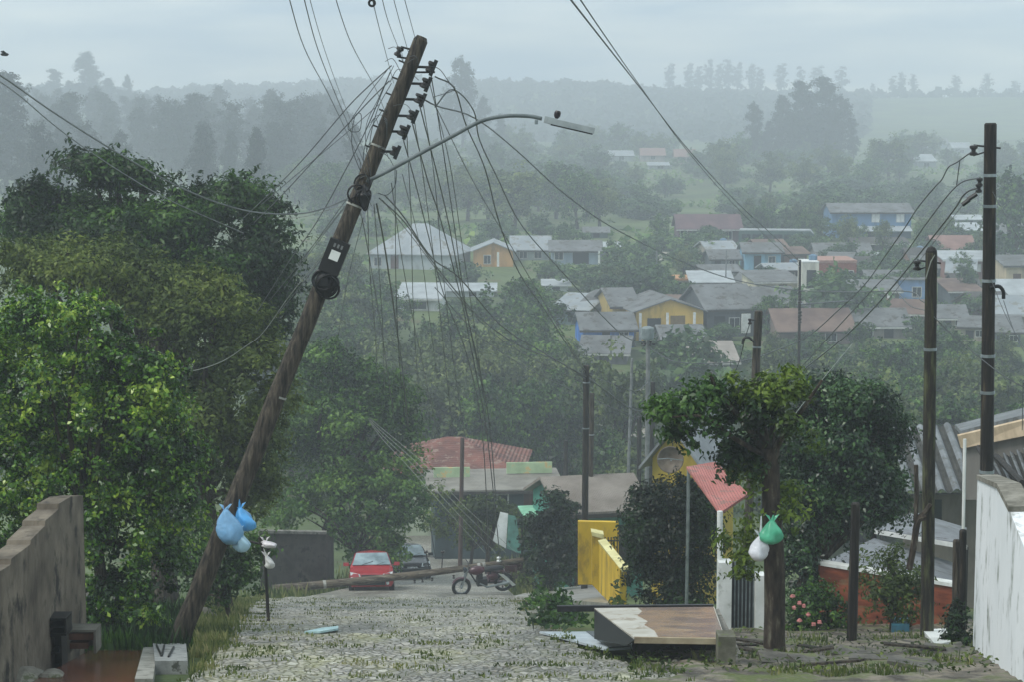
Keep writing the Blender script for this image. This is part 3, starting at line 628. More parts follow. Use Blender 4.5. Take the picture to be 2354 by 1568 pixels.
def trunk_mb(base, tops, r0, seed=0, n=7, fork=.45, lean=(0, 0)):
    rg = random.Random(seed); mb = MB(); base = Vector(base)
    c = sum((Vector(t) for t in tops), Vector()) / len(tops); f = base.lerp(c, fork)
    mid = base.lerp(f, .5) + Vector((rg.uniform(-.1, .1) * r0 * 6, rg.uniform(-.1, .1) * r0 * 6, 0))
    mb.tube(spline([base - Vector((0, 0, .3)), mid, f], 4), [r0 * (1.15 - .4 * i / 8) for i in range(9)], n)
    for t in tops:
        t = Vector(t); m_ = f.lerp(t, .5) + Vector((rg.uniform(-1, 1), rg.uniform(-1, 1), rg.uniform(0, .8))) * (t - f).length * .12
        mb.tube(spline([f - Vector((0, 0, r0)), m_, t], 4), [r0 * (.62 - .5 * i / 8) for i in range(9)], 5)
    return mb
LF_DARK = leafmat('leaf_dark', ['#0b170a', '#172c11', '#2c4e1c', '#52752e'], .42)
LF_MID = leafmat('leaf_mid', ['#10220c', '#203c15', '#40651f', '#709238'], .45)
LF_LIGHT = leafmat('leaf_light', ['#264519', '#416723', '#62852d', '#87a03f'], .5)
LF_OLIVE = leafmat('leaf_olive', ['#1e2c14', '#36471d', '#516427', '#728036'], .6)
LF_EUC = leafmat('leaf_eucalypt', ['#16201c', '#232f27', '#33422f'], .6)
LF_VINE = leafmat('leaf_vine', ['#071106', '#122a0a', '#2a5210', '#5c881e', '#a9c248'], .3, .25, .5, nscale=1.6, orand=0, base=.3)
LF_BLUE = leafmat('leaf_bluegreen', ['#0a1710', '#152a17', '#2b4d26', '#55763f'], .36, .2, .45, nscale=1.4, orand=0, base=.25)
LF_YG = leafmat('leaf_yellowgreen', ['#24360f', '#455d19', '#6d8427', '#94a13c'], .45, orand=0, base=.2)
LF_FARA = leafmat('leaf_wood_green', ['#1d3216', '#33502a', '#4f6e37', '#76924f'], .5)
LF_FARB = leafmat('leaf_wood_olive', ['#2a381f', '#445530', '#60723c', '#83904f'], .5)
# prototypes for the farther trees (about 10 m units)
def proto(kind, seed):
    rg = random.Random(seed)
    if kind == 'broad':
        bl = [(rg.uniform(-2.2, 2.2), rg.uniform(-2.2, 2.2), rg.uniform(4.0, 7.6), rg.uniform(1.6, 2.6), rg.uniform(1.6, 2.6), rg.uniform(1.2, 2.0)) for _ in range(7)] + [(0, 0, 5, 3.0, 3.0, 2.6), (rg.uniform(-1, 1), 0, 8, 1.6, 1.6, 1.6), (0, 0, 2.6, 3.2, 3.2, 1.8)]
        mat = rg.choice([LF_FARA, LF_FARB, LF_MID, LF_FARB]); me, cc = crown('crown', bl, 210, 26, .75, .42, .26, mat, seed); r0 = .28
        tops = [b[:3] for b in bl[:6]]
    elif kind == 'euca':
        bl = []
        zz = 4.5
        while zz < 18:
            q = 1 - abs(zz - 11) / 11; bl.append((rg.uniform(-1.3, 1.3) * (1.2 - zz / 24), rg.uniform(-1.3, 1.3), zz, rg.uniform(1.2, 2.2) * (.6 + q * .8), rg.uniform(1.2, 2.2) * (.6 + q * .8), rg.uniform(1.0, 1.8))); zz += rg.uniform(.9, 1.5)
        bl.append((0, 0, 18, .8, .8, 1.3))
        me, cc = crown('crown', bl, 280, 26, .85, .55, .3, LF_EUC, seed, droop=.8, flat=1.0); r0 = .3
        tops = [b[:3] for b in bl[::2]]
    elif kind == 'puff':
        bl = [(rg.uniform(-.5, .5), rg.uniform(-.5, .5), zz, rr * rg.uniform(.7, 1.2), rr, 1.3) for zz, rr in ((1.8, 1.3), (3.4, 1.7), (5, 2.0), (6.5, 2.0), (8, 2.2), (9.5, 2.3), (11, 2.2), (12.5, 2.1), (14, 1.7), (15.4, 1.2), (16.6, .7))]
        bl = [(b[0] + rg.uniform(-1.1, 1.1), b[1] + rg.uniform(-.8, .8), b[2] + rg.uniform(-.6, .6), b[3] * rg.uniform(.5, .95), b[4] * .8, b[5] * rg.uniform(.6, 1)) for b in bl for _ in (0, 1)]
        me, cc = crown('crown', bl, 120, 20, .75, .7, .4, LF_EUC, seed, droop=.8, flat=1.0, fill=.1); r0 = .28
        tops = [b[:3] for b in bl[::2]]
    else:
        bl = [(rg.uniform(-1.3, 1.3), rg.uniform(-1.3, 1.3), rg.uniform(.5, 1.6), rg.uniform(.7, 1.3), rg.uniform(.7, 1.3), rg.uniform(.6, 1.1)) for _ in range(7)]
        mat = rg.choice([LF_FARA, LF_FARB, LF_LIGHT]); me, cc = crown('crown', bl, 130, 22, .42, .3, .18, mat, seed); r0 = .1
        tops = [b[:3] for b in bl[:5]]
    top = max(b[2] + b[5] for b in bl)
    tr = trunk_mb((0, 0, 0), tops, r0, seed, 6); return me, tr, top
PROT = {}
for kind, nn in (('broad', 7), ('euca', 4), ('puff', 3), ('bush', 4)):
    PROT[kind] = []
    for i in range(nn):
        me, tr, top = proto(kind, 100 + 17 * i + len(kind))
        tm = bpy.data.meshes.new('trunk'); tm.from_pydata([tuple(v) for v in tr.v], [], tr.f); tm.materials.append(BARK); tm.update()
        PROT[kind].append((me, tm, top))
RT = random.Random(5)
NAME = {'broad': 'tree', 'euca': 'eucalyptus_tree', 'puff': 'eucalyptus_tree', 'bush': 'bush'}
CATN = {'broad': 'tree', 'euca': 'tree', 'puff': 'tree', 'bush': 'bush'}
def plant(kind, px, Y, hgt=None, top=None, wide=1.0, label='', group=None, v=None, sink=.1, name=None):
    p = on(px, Y, 700)
    if top is not None: hgt = P(px, top, Y).z - p.z
    if hgt < .6: return None
    me, tm, th = PROT[kind][v if v is not None else RT.randrange(len(PROT[kind]))]
    s = hgt / th; ww = s * wide
    root = bpy.data.objects.new(name or NAME[kind], None); COL.objects.link(root); tag(root, label, CATN[kind], group)
    root.location = (p.x, p.y, p.z - sink); root.rotation_euler = (0, 0, RT.uniform(0, 6.28)); root.scale = (ww, ww, s)
    linkmesh('trunk', tm, root); linkmesh('crown', me, root)
    return root
def clear(px, Y, top, half):
    for x0, x1, yb, Yh, dep, yt in HOUSES:
        if px + half > x0 and px - half < x1:
            if Yh - 2 < Y < Yh + dep + 2: return False
            if Y <= Yh and top < yb - 7 and (px > x0 - half * .4 and px < x1 + half * .4): return False
    return True
def scatter(kind, n, x0, x1, Y0, Y1, h0, h1, label, group, wide=(.9, 1.3), avoid=True, sort=None):
    k = 0; tries = 0
    while k < n and tries < n * 12:
        tries += 1
        px, Y, hh = RT.uniform(x0, x1), math.sqrt(RT.uniform(Y0 * Y0, Y1 * Y1)), RT.uniform(h0, h1)
        p = on(px, Y, 700); d = p + Vector((0, 0, hh))
        zz = (d.z * cp + d.y * sp); yy = (d.y * cp - d.z * sp); topy = CY - F * zz / yy
        if avoid and not clear(px, Y, topy, hh * .32 / mpp(Y)): continue
        plant(kind, px, Y, hh, wide=RT.uniform(*wide), label=label, group=group); k += 1
# valley wood in the middle
scatter('broad', 46, 640, 1330, 116, 150, 5.5, 8.5, 'rounded broadleaf tree in the dense wood filling the middle of the valley', 'trees of the valley wood', (.75, 1.05))
scatter('broad', 20, 690, 1300, 150, 186, 5.5, 8, 'rounded broadleaf tree at the upper rim of the valley wood', 'trees on the upper rim of the valley wood', (.8, 1.1))
scatter('broad', 60, 1780, 2400, 96, 152, 5.5, 8.2, 'hazy broadleaf tree in the wood behind the two right poles', 'trees of the right hand wood', (.75, 1.05))
scatter('broad', 9, 1385, 1660, 100, 146, 3.5, 6, 'broadleaf tree among the shacks behind the transformer pole', 'trees among the middle shacks', (.8, 1.1))
scatter('bush', 26, 700, 1560, 176, 262, 1.6, 3.4, 'low bush on the grassy terrace between the middle houses', 'bushes between the terrace houses', (1, 1.5))
scatter('bush', 50, 1560, 2400, 150, 262, 1.2, 2.8, 'low bush between the crowded houses on the right terrace', 'bushes among the right houses', (1, 1.5))
scatter('broad', 20, 1560, 2380, 160, 262, 2.8, 5.0, 'small tree between the crowded houses on the right terrace', 'trees among the right houses', (.7, 1.0))
scatter('bush', 40, 1000, 2400, 275, 430, 2.0, 5.0, 'hazy bush on the pale green slope above the houses', 'bushes on the pale slope', (1.1, 1.8))
scatter('broad', 60, 650, 1480, 262, 430, 5.0, 9, 'hazy tree on the slope above the pale grey roofs', 'trees on the middle slope', (.9, 1.3))
scatter('broad', 16, 1500, 2400, 300, 520, 4.5, 9, 'hazy tree scattered over the right hand slope', 'trees on the right slope', (.9, 1.3))
scatter('broad', 50, 900, 2400, 430, 640, 5, 10, 'faint tree in the hedge belt below the bare hill', 'trees of the hedge belt', (.9, 1.3))
scatter('bush', 30, 1490, 2360, 150, 250, 1.3, 2.6, 'leafy bush standing against the walls of the right terrace houses', 'bushes against the terrace house walls', (1, 1.5), avoid=False)
scatter('broad', 11, 1640, 2360, 152, 240, 3.0, 4.4, 'small leafy tree overlapping the roofs of the right terrace houses', 'small trees overlapping the terrace roofs', (.7, 1.0), avoid=False)
scatter('bush', 60, 900, 1900, 420, 640, 2.5, 5.0, 'faint bush on the pale strips below the bare hill', 'faint bushes below the bare hill', (1.2, 1.9))
# left eucalyptus forest
scatter('euca', 60, -30, 800, 430, 640, 15, 21, 'hazy tall eucalyptus in the forest behind the left trees', 'eucalyptus forest on the left', (.9, 1.3))
scatter('euca', 26, -30, 860, 300, 430, 11, 15, 'hazy eucalyptus at the foot of the left eucalyptus forest', 'trees at the forest foot', (.8, 1.1))
for px, tp in ((60, 300), (260, 262), (330, 250), (395, 232), (440, 236), (505, 250), (535, 232), (575, 275), (640, 215), (690, 228), (730, 262)):
    plant('euca', px, 470 + RT.uniform(-30, 60), top=tp, wide=1.25, label='tall hazy eucalyptus whose crown tops the left forest', group='tallest eucalyptus of the left forest')
plant('euca', 22, 360, top=168, wide=1.3, label='large grey eucalyptus at the left picture edge under the black cable')
for px, tp, wd, lab in ((135, 158, 1.7, 'pale rounded eucalyptus left of the tallest one on the left hilltop'), (215, 122, 1.7, 'tallest tiered eucalyptus on the left hilltop'), (305, 172, .8, 'slim pointed eucalyptus right of the tallest one on the left hilltop'), (80, 190, 1.8, 'faint low eucalyptus near the left edge of the hilltop'), (260, 180, 1.8, 'stout eucalyptus between the tallest and the slim one on the left hilltop')):
    plant('euca', px, 830, top=tp, wide=wd, label=lab)
for px, tp, wd in ((170, 186, 1.8), (40, 210, 1.9), (110, 200, 1.8), (345, 215, 1.6), (195, 190, 1.8), (285, 205, 1.7), (0, 195, 1.8), (240, 200, 1.8), (65, 215, 1.8), (320, 212, 1.6)):
    plant('euca', px, 800 + RT.uniform(-20, 20), top=tp, wide=wd, label='faint eucalyptus in the row on the left hilltop', group='eucalyptus row on the left hilltop')
# centre and right tall groups
for px, tp, wd, Y, lab in ((1063, 134, .95, 620, 'very tall eucalyptus with open crown right of the leaning pole top'), (1030, 200, .9, 615, 'shorter eucalyptus leaning on the left of the very tall one'), (1110, 222, .9, 610, 'bushy eucalyptus right of the very tall one'), (1150, 262, 1.0, 600, 'low eucalyptus under the lamp arm')):
    plant('euca', px, Y, top=tp, wide=wd, label=lab)
for px, tp, wd, lab in ((1728, 236, .85, 'separate slim eucalyptus on the left of the big dark hillside group'), (1790, 222, 1.1, 'left shoulder tree of the big dark hillside group'), (1838, 188, 1.2, 'highest crown of the big dark hillside group'), (1882, 178, 1.1, 'second highest crown of the big dark hillside group'), (1925, 220, 1.1, 'right shoulder tree of the big dark hillside group'), (1955, 280, 1.0, 'lowest right tree of the big dark hillside group'), (1760, 280, 1.1, 'low left tree of the big dark hillside group'), (1700, 320, 1.1, 'outermost left low tree of the big dark hillside group'), (1860, 240, 1.3, 'front centre tree of the big dark hillside group'), (1815, 260, 1.3, 'front left tree of the big dark hillside group'), (1905, 260, 1.2, 'front right tree of the big dark hillside group')):
    plant('euca', px, 560 + RT.uniform(-12, 12), top=tp, wide=wd * 1.1, label=lab)
for px, tp, wd in ((1535, 144, 1.0), (1578, 143, .9), (1600, 150, 1.0), (1625, 134, .95), (1648, 140, .9), (1668, 134, .9), (1690, 141, .9), (1722, 142, 1.0), (1740, 150, .9)):
    plant('puff', px, 1190 + RT.uniform(-8, 8), top=tp, wide=wd * 1.3, label='feathery ridge tree in the dense row left of the lone one', group='dense ridge row of feathery trees')
for px, tp, wd, lab in ((1788, 141, 1.2, 'lone oval ridge tree between the dense row and the big group'), (1832, 150, .9, 'ridge tree just left above the big dark group'), (1870, 147, 1.5, 'broad ridge tree directly above the big dark group'), (1923, 150, 1.2, 'ridge tree just right above the big dark group'), (1996, 188, 1.2, 'smallest feathery ridge tree right of the big dark group'), (2040, 172, 1.1, 'left tree of the ridge trio'), (2062, 164, 1.1, 'middle tree of the ridge trio'), (2088, 166, 1.1, 'right tree of the ridge trio'), (2184, 169, 1.4, 'cone shaped ridge tree standing alone right of the trio'), (2254, 164, 1.3, 'tall feathery ridge tree near the tall right pole'), (2320, 184, 1.8, 'wide ridge tree at the right picture edge')):
    plant('puff', px, 1190, top=tp, wide=wd * 1.2, label=lab)
plant('broad', 1470, 590, top=312, wide=1.0, label='round crowned hazy tree above the distant reddish house')
plant('broad', 1362, 560, top=338, wide=.8, label='dense hazy tree left of the distant white house')
plant('broad', 2140, 620, top=300, wide=.8, label='conical hazy tree on the right field', v=1)
plant('broad', 1190, 158, top=640, wide=1.1, label='dark purplish tree behind the bright lawn at the wood rim', v=2)
plant('broad', 1395, 196, top=604, wide=1.25, label='dark spreading tree below the blue grey bungalow', v=3)
plant('bush', 1460, 192, top=610, wide=1.2, label='pale green bush beside the dark spreading tree')
plant('broad', 1515, 244, top=488, wide=.8, label='dark tree between the bungalow row and the maroon house', v=2)
plant('broad', 1870, 285, top=452, wide=.9, label='dark tree left of the blue two storey house', v=0)
plant('broad', 1765, 300, top=440, wide=.9, label='hazy tree behind the maroon house roof', v=4)
plant('bush', 1908, 178, top=632, wide=1.1, label='round green bush in front of the red brick house')
plant('bush', 1583, 146, top=780, wide=1.0, label='pale round bush on the shacks right of the transformer')
plant('broad', 1432, 118, top=802, wide=.75, label='bright topped tree left of the transformer pole', v=5)
plant('broad', 2330, 212, top=388, wide=.9, label='yellow green topped tree at the right edge behind the tall pole', v=6)
# ridge forest that reads as one mass
rng = np.random.default_rng(3); pos = []
for i in range(11000):
    px = RT.uniform(-60, 2000 if RT.random() < .9 else 2420); Y = RT.uniform(1120, 1215) if px > 2000 else RT.uniform(800, 1215); x = XA(px, Y, 220)
    e = .5 + .5 * math.sin(px * .11) * math.sin(px * .037 + 1); pos.append((x, Y, h(x, Y) + RT.uniform(0, 1.6 + 3.0 * e)))
pos = np.array(pos); nor = rng.normal(size=pos.shape) * .6; nor[:, 2] += .6; nor[:, 1] -= .5
o = linkmesh('ridge_forest', leaf_mesh('ridge_forest', pos, nor, 5.5, 4.2, rng, LF_EUC), None); tag(o, 'hazy forest cover on the far ridge', 'forest', kind='stuff')
# rough growth on the slopes
pos = []
for i in range(16000):
    px, Y = RT.uniform(500, 2420), math.sqrt(RT.uniform(150 ** 2, 560 ** 2)); x = XA(px, Y, 500)
    if mnoise.noise((x * .05, Y * .03, 0)) < .05: continue
    if any(x0 - 4 < px < x1 + 4 and Yh - 14 < Y < Yh + dep + 1 for x0, x1, yb, Yh, dep, yt in HOUSES): continue
    pos.append((x, Y, h(x, Y) + RT.uniform(-.1, .55) * Y / 250))
pos = np.array(pos); nor = rng.normal(size=pos.shape) * .5; nor[:, 2] += .9
o = linkmesh('scrub', leaf_mesh('scrub', pos, nor, 1.1, .8, rng, LF_LIGHT), None); tag(o, 'rough scrub and tall weeds covering the slopes', 'scrub', kind='stuff')
# ------------------------------------------------ near trees, built one by one
def near(name, label, cat, blobs, Y, ncl, nlf, cr, Ln, Wd, mat, seed, trunk=None, r0=.14, dy=1.0, nb=6, **kw):
    "blobs in photo units (px,py,rx,ry[,dY])"
    B = []
    for b in blobs:
        yy = Y + (b[4] if len(b) > 4 else 0); p = P(b[0], b[1], yy); k = mpp(yy, b[1]); B.append((p.x, p.y, p.z, b[2] * k, max(b[2], b[3]) * k * dy, b[3] * k))
    cx_ = trunk if trunk is not None else sum(b[0] for b in blobs) / len(blobs)
    base = on(cx_, Y); root = thing(name, label, cat, base)
    rl = Vector(base); L_ = [(b[0] - rl.x, b[1] - rl.y, b[2] - rl.z, b[3], b[4], b[5]) for b in B]
    me, cc = crown('crown', L_, ncl, nlf, cr, Ln, Wd, mat, seed, **kw)
    linkmesh('crown', me, root)
    step = max(1, len(cc) // (nb + 6)); tops = [b[:3] for b in L_[:nb]] + [tuple(c) for c in cc[::step]][:8]
    t = trunk_mb((0, 0, 0), tops, r0, seed); o = t.build('trunk', BARK, root, smooth=True, org=None) if False else None
    mb = trunk_mb((0, 0, 0), tops, r0, seed); m_ = bpy.data.meshes.new('trunk'); m_.from_pydata([tuple(v) for v in mb.v], [], mb.f); m_.materials.append(BARK); m_.update(); linkmesh('trunk', m_, root)
    return root
near('tree', 'large dark spreading tree behind the left thicket', 'tree', [(65, 462, 75, 42), (150, 500, 90, 60, 1), (210, 395, 70, 42), (275, 400, 62, 38), (330, 425, 45, 40), (360, 540, 110, 80, -1), (540, 455, 85, 42), (610, 475, 50, 48), (440, 500, 80, 50), (600, 590, 68, 70, -.5), (520, 640, 110, 90, -1), (250, 560, 140, 80), (90, 540, 90, 50), (630, 680, 40, 60), (560, 740, 100, 80, -1), (400, 640, 120, 90, -1)], 47, 1500, 62, .4, .14, .06, LF_MID, 11, trunk=380, r0=.3, flat=.6, nb=14)
near('tree', 'mid green tree below the dark spreading tree, left of the leaning pole', 'tree', [(470, 760, 130, 90), (560, 850, 110, 90), (500, 950, 120, 100), (600, 960, 70, 100), (560, 1060, 90, 90), (480, 1100, 110, 100), (590, 1150, 60, 80), (430, 700, 110, 70), (330, 680, 100, 70), (180, 640, 150, 80), (60, 600, 90, 60)], 41, 900, 56, .32, .12, .055, LF_OLIVE, 12, trunk=520, r0=.16, nb=10)
near('vine_thicket', 'bright leafy thicket overgrowing the left concrete wall', 'shrub', [(60, 760, 120, 80, 1), (180, 760, 120, 75), (130, 700, 80, 40, 1), (300, 840, 100, 90), (365, 900, 60, 90), (120, 920, 150, 120), (320, 1000, 120, 120), (410, 1080, 55, 80, .3), (180, 1100, 150, 110), (40, 1080, 90, 110), (350, 1150, 100, 110), (270, 1250, 110, 110), (370, 1270, 60, 110, .5), (300, 1380, 90, 110, 0), (-40, 860, 80, 140), (230, 1440, 60, 60), (100, 820, 130, 100, 2.2), (250, 960, 150, 150, 2), (120, 1040, 160, 130, 2.2), (310, 1120, 110, 140, 1.8), (0, 1000, 110, 140, 2), (20, 1190, 90, 80, 1), (-20, 1280, 80, 80, .5), (90, 1180, 60, 60, 1.5), (250, 1380, 80, 120, .3), (330, 1450, 60, 60, -.2)], 28.5, 2300, 42, .18, .078, .046, LF_VINE, 13, trunk=250, r0=.1, droop=.6, dy=.7, gap=-.2, fill=.35)
near('tree', 'round dark tree right of the leaning pole with yellowish top', 'tree', [(745, 830, 55, 40), (800, 880, 80, 60), (720, 900, 80, 70), (850, 930, 80, 80), (780, 980, 130, 90), (900, 970, 75, 90), (700, 1020, 70, 70), (830, 1060, 110, 60), (930, 1010, 40, 60)], 78, 620, 52, .45, .18, .09, LF_MID, 14, trunk=720, r0=.2)
near('bush', 'light green thicket behind the red car', 'bush', [(650, 1150, 60, 60), (700, 1190, 70, 50), (760, 1150, 80, 60), (830, 1160, 80, 70), (900, 1130, 80, 80), (860, 1230, 80, 60), (930, 1190, 60, 80), (890, 1290, 50, 40), (780, 1240, 40, 55), (620, 1200, 40, 30)], 76.5, 420, 40, .42, .18, .095, LF_LIGHT, 15, trunk=830, r0=.1)
near('bush', 'weedy bush at the foot of the leaning pole on its right', 'bush', [(530, 1290, 45, 50), (560, 1330, 50, 50), (600, 1260, 40, 40), (510, 1350, 40, 40), (470, 1330, 50, 70, 1), (430, 1250, 60, 90, 2)], 36, 200, 36, .22, .1, .05, LF_MID, 16, trunk=530, r0=.05)
near('tree', 'small dark tree in front of the long grey shop front', 'tree', [(1125, 1165, 40, 28), (1090, 1180, 35, 30), (1165, 1185, 40, 30), (1120, 1200, 45, 30)], 84, 90, 34, .3, .17, .09, LF_OLIVE, 17, trunk=1120, r0=.12)
near('bush', 'dark tall bush left of the yellow wall', 'bush', [(1270, 1190, 35, 50), (1240, 1240, 40, 60), (1285, 1260, 35, 70), (1300, 1170, 30, 30), (1300, 1300, 25, 60), (1250, 1310, 35, 50)], 64, 300, 40, .28, .15, .08, LF_DARK, 18, trunk=1270, r0=.08)
near('bush', 'grey green thicket around the bottom of the street', 'bush', [(1000, 1180, 40, 60), (1040, 1215, 50, 40), (1150, 1235, 50, 40), (1200, 1225, 40, 40), (1085, 1225, 30, 40)], 90, 150, 34, .34, .18, .09, LF_OLIVE, 19, trunk=1080, r0=.08)
near('shrub', 'dense dark rounded shrub in front of the yellow gabled house', 'shrub', [(1490, 1180, 45, 50), (1535, 1150, 60, 40), (1590, 1170, 50, 50), (1620, 1230, 40, 70), (1482, 1250, 40, 60), (1550, 1240, 80, 80), (1515, 1330, 60, 60), (1590, 1330, 60, 60), (1540, 1380, 70, 30)], 40, 620, 44, .26, .09, .05, LF_DARK, 20, trunk=1540, r0=.09, sprig=120, gap=-.35)
near('tree', 'dark blue green dense tree right of the cropped street tree', 'tree', [(1880, 940, 70, 50), (1960, 940, 80, 60), (2020, 990, 60, 70), (1850, 1020, 70, 70), (1930, 1040, 110, 90), (2020, 1090, 65, 70), (1880, 1120, 80, 80), (1970, 1150, 85, 60), (1860, 1200, 60, 80), (1850, 1290, 45, 70), (2040, 1170, 40, 30), (1920, 900, 60, 30)], 34, 1400, 52, .25, .085, .042, LF_BLUE, 21, trunk=1835, r0=.16)
near('bush', 'scruffy olive bush between the dark post and the mossy pole', 'bush', [(2010, 1300, 30, 40), (2060, 1310, 50, 50), (2030, 1370, 50, 60), (2090, 1370, 35, 60), (2070, 1420, 40, 30)], 30, 150, 28, .18, .08, .035, LF_OLIVE, 22, trunk=2050, r0=.03)
near('rose_bush', 'low bush with pink flowers at the brick wall', 'bush', [(1860, 1400, 50, 40), (1910, 1430, 55, 40), (1840, 1440, 40, 40), (1880, 1370, 40, 30)], 30.5, 130, 28, .16, .075, .04, LF_MID, 23, trunk=1870, r0=.02)
near('bush', 'dark creeper at the foot of the white wall end', 'bush', [(2205, 1440, 22, 50), (2215, 1490, 25, 40), (2190, 1480, 22, 40)], 25.6, 60, 26, .12, .07, .035, LF_DARK, 24, trunk=2205, r0=.02)
near('bush', 'yellow green fallen leafy branch on the street beside the white sheet', 'branch', [(1260, 1420, 40, 14), (1310, 1455, 45, 15), (1215, 1405, 30, 10)], 33, 60, 26, .16, .1, .05, LF_MID, 25, trunk=1290, r0=.02, dy=1.0, name='fallen_branch') if False else None
# cropped street tree with bags on it
st = thing('street_tree', 'cropped street tree with thick trunk carrying white and green bags', 'tree', G(1782, 1512))
YS = G(1782, 1512).y
tb = MB(); k = mpp(YS, 1200)
trk = [P(1783, 1525, YS), P(1780, 1480, YS), P(1781, 1400, YS), P(1780, 1300, YS), P(1775, 1200, YS), P(1771, 1100, YS), P(1768, 1030, YS)]
tb.tube(spline(trk, 4), [r * k for r in np.interp(np.linspace(0, 1, 25), [0, .06, .2, .5, .8, 1], [36, 28, 25, 24, 21, 24])], 12)
tb.tube(spline([P(1766, 1060, YS), P(1750, 1000, YS), P(1738, 930, YS + .1), P(1736, 885, YS + .15)], 4), [r * k for r in np.linspace(20, 11, 13)], 8)
tb.tube(spline([P(1772, 1060, YS), P(1795, 1010, YS - .1), P(1840, 950, YS - .3), P(1890, 875, YS - .5)], 4), [r * k for r in np.linspace(10, 3, 13)], 7)
tb.tube(spline([P(1760, 1040, YS), P(1700, 960, YS - .2), P(1650, 900, YS - .3), P(1632, 858, YS - .3)], 4), [r * k for r in np.linspace(9, 4, 13)], 7)
tb.tube(spline([P(1760, 1050, YS), P(1690, 1010, YS - .3), P(1620, 960, YS - .5), P(1540, 960, YS - .5)], 4), [r * k for r in np.linspace(7, 2, 13)], 6)
tb.tube(spline([P(1770, 1040, YS), P(1780, 960, YS + .1), P(1800, 860, YS)], 4), [r * k for r in np.linspace(10, 3, 9)], 6)
tb.build('trunk', BARK, st, smooth=True)
def stcrown(blobs, mat, seed, ncl, nlf, cr, Ln, Wd, droop=.7):
    B = []
    for b in blobs:
        p = P(b[0], b[1], YS - (.25 if b[1] < 1000 else -.12) + (b[4] if len(b) > 4 else 0)) - ORI[st]; B.append((p.x, p.y, p.z, b[2] * k, max(b[2], b[3]) * k, b[3] * k))
    me, cc = crown('crown', B, ncl, nlf, cr, Ln, Wd, mat, seed, droop=droop, fill=.35, gap=-.05)
    return linkmesh('crown', me, st)
stcrown([(1525, 970, 35, 40), (1560, 960, 50, 45), (1610, 935, 50, 50), (1660, 930, 45, 50), (1640, 990, 60, 40), (1560, 1000, 40, 25), (1690, 980, 40, 60), (1700, 1060, 50, 60), (1635, 870, 18, 16), (1720, 960, 60, 50), (1740, 1030, 40, 50)], LF_DARK, 31, 330, 28, .16, .085, .042)
stcrown([(1800, 860, 26, 40), (1850, 990, 40, 50), (1760, 900, 40, 40), (1780, 920, 50, 40), (1830, 920, 50, 40), (1700, 900, 40, 30), (1790, 980, 60, 40), (1725, 1100, 40, 60), (1810, 1190, 30, 50), (1700, 1160, 35, 50), (1825, 1140, 20, 30), (1690, 1250, 35, 40), (1700, 1210, 35, 40), (1720, 1290, 30, 30), (1715, 1330, 25, 30)], LF_YG, 32, 230, 26, .15, .085, .04)
# ---------------------------------------------------------------- walls and fences
def wall_run(mb, pts, th, side=1):
    "pts: (x,y,zbase,ztop) along the run; th thickness to the given side"
    for (x0, y0, b0, t0), (x1, y1, b1, t1) in zip(pts[:-1], pts[1:]):
        d = Vector((x1 - x0, y1 - y0, 0)).normalized(); nrm = Vector((d.y, -d.x, 0)) * th * side
        mb.slab([(x0, y0, b0), (x1, y1, b1), (x1, y1, t1), (x0, y0, t0)], nrm)
    return mb
OLDC = M('stained_concrete', '#7d7466', '#484138', .9, 1.8, (1.6, .7, .75), thr=(.34, .66), bump=.6, bscale=14, c3='#2b2824', s3=2.0, t3=(.54, .66))
t_ = thing('concrete_wall', 'stained concrete wall with stepped top under the left thicket', 'wall', (-5.3, 22, h(-5.3, 22)))
A, B_ = G(78, 1548), G(200, 1497)
def lw(s): # point along wall
    p = A.lerp(B_, s); return p.x, p.y
pts = []
for s, top in ((-1.8, .85), (-.7, 1.08), (-.3, 1.25), (-.29, 1.31), (.0, 1.45), (.01, 1.5), (.25, 1.66), (.26, 1.72), (.5, 1.86), (.51, 1.93), (.75, 2.03), (1.0, 2.06)):
    x, y = lw(s); pts.append((x, y, h(x, y) - .4, h(x, y) + top))
segs = MB(); d_ = (B_ - A); d_.z = 0; d_.normalize(); n_ = Vector((-d_.y, d_.x, 0)) * .26
segs.slab([(x, y, b) for x, y, b, t in pts] + [(x, y, t) for x, y, b, t in pts[::-1]], n_); segs.build('wall', OLDC, t_)
# dark grey wall behind the blue bags
t_ = thing('block_wall', 'dark grey block wall in front of the light green thicket', 'wall', on(690, 73))
MB().slab([P(596, 1226, 71), P(748, 1229, 73), P(766, 1240, 75), P(768, 1370, 75), P(748, 1372, 73), P(600, 1378, 71)], (0, .15, 0)).build('wall', M('dark_block', '#56524d', '#3d3a36', .9, 2, bump=.4, bscale=6, c3='#2f2d2a', s3=2), t_)
MB().slab([P(594, 1221, 70.9), P(750, 1224, 72.9), P(750, 1230, 72.9), P(594, 1227, 70.9)], (0, .25, 0)).build('coping', CONC, t_)
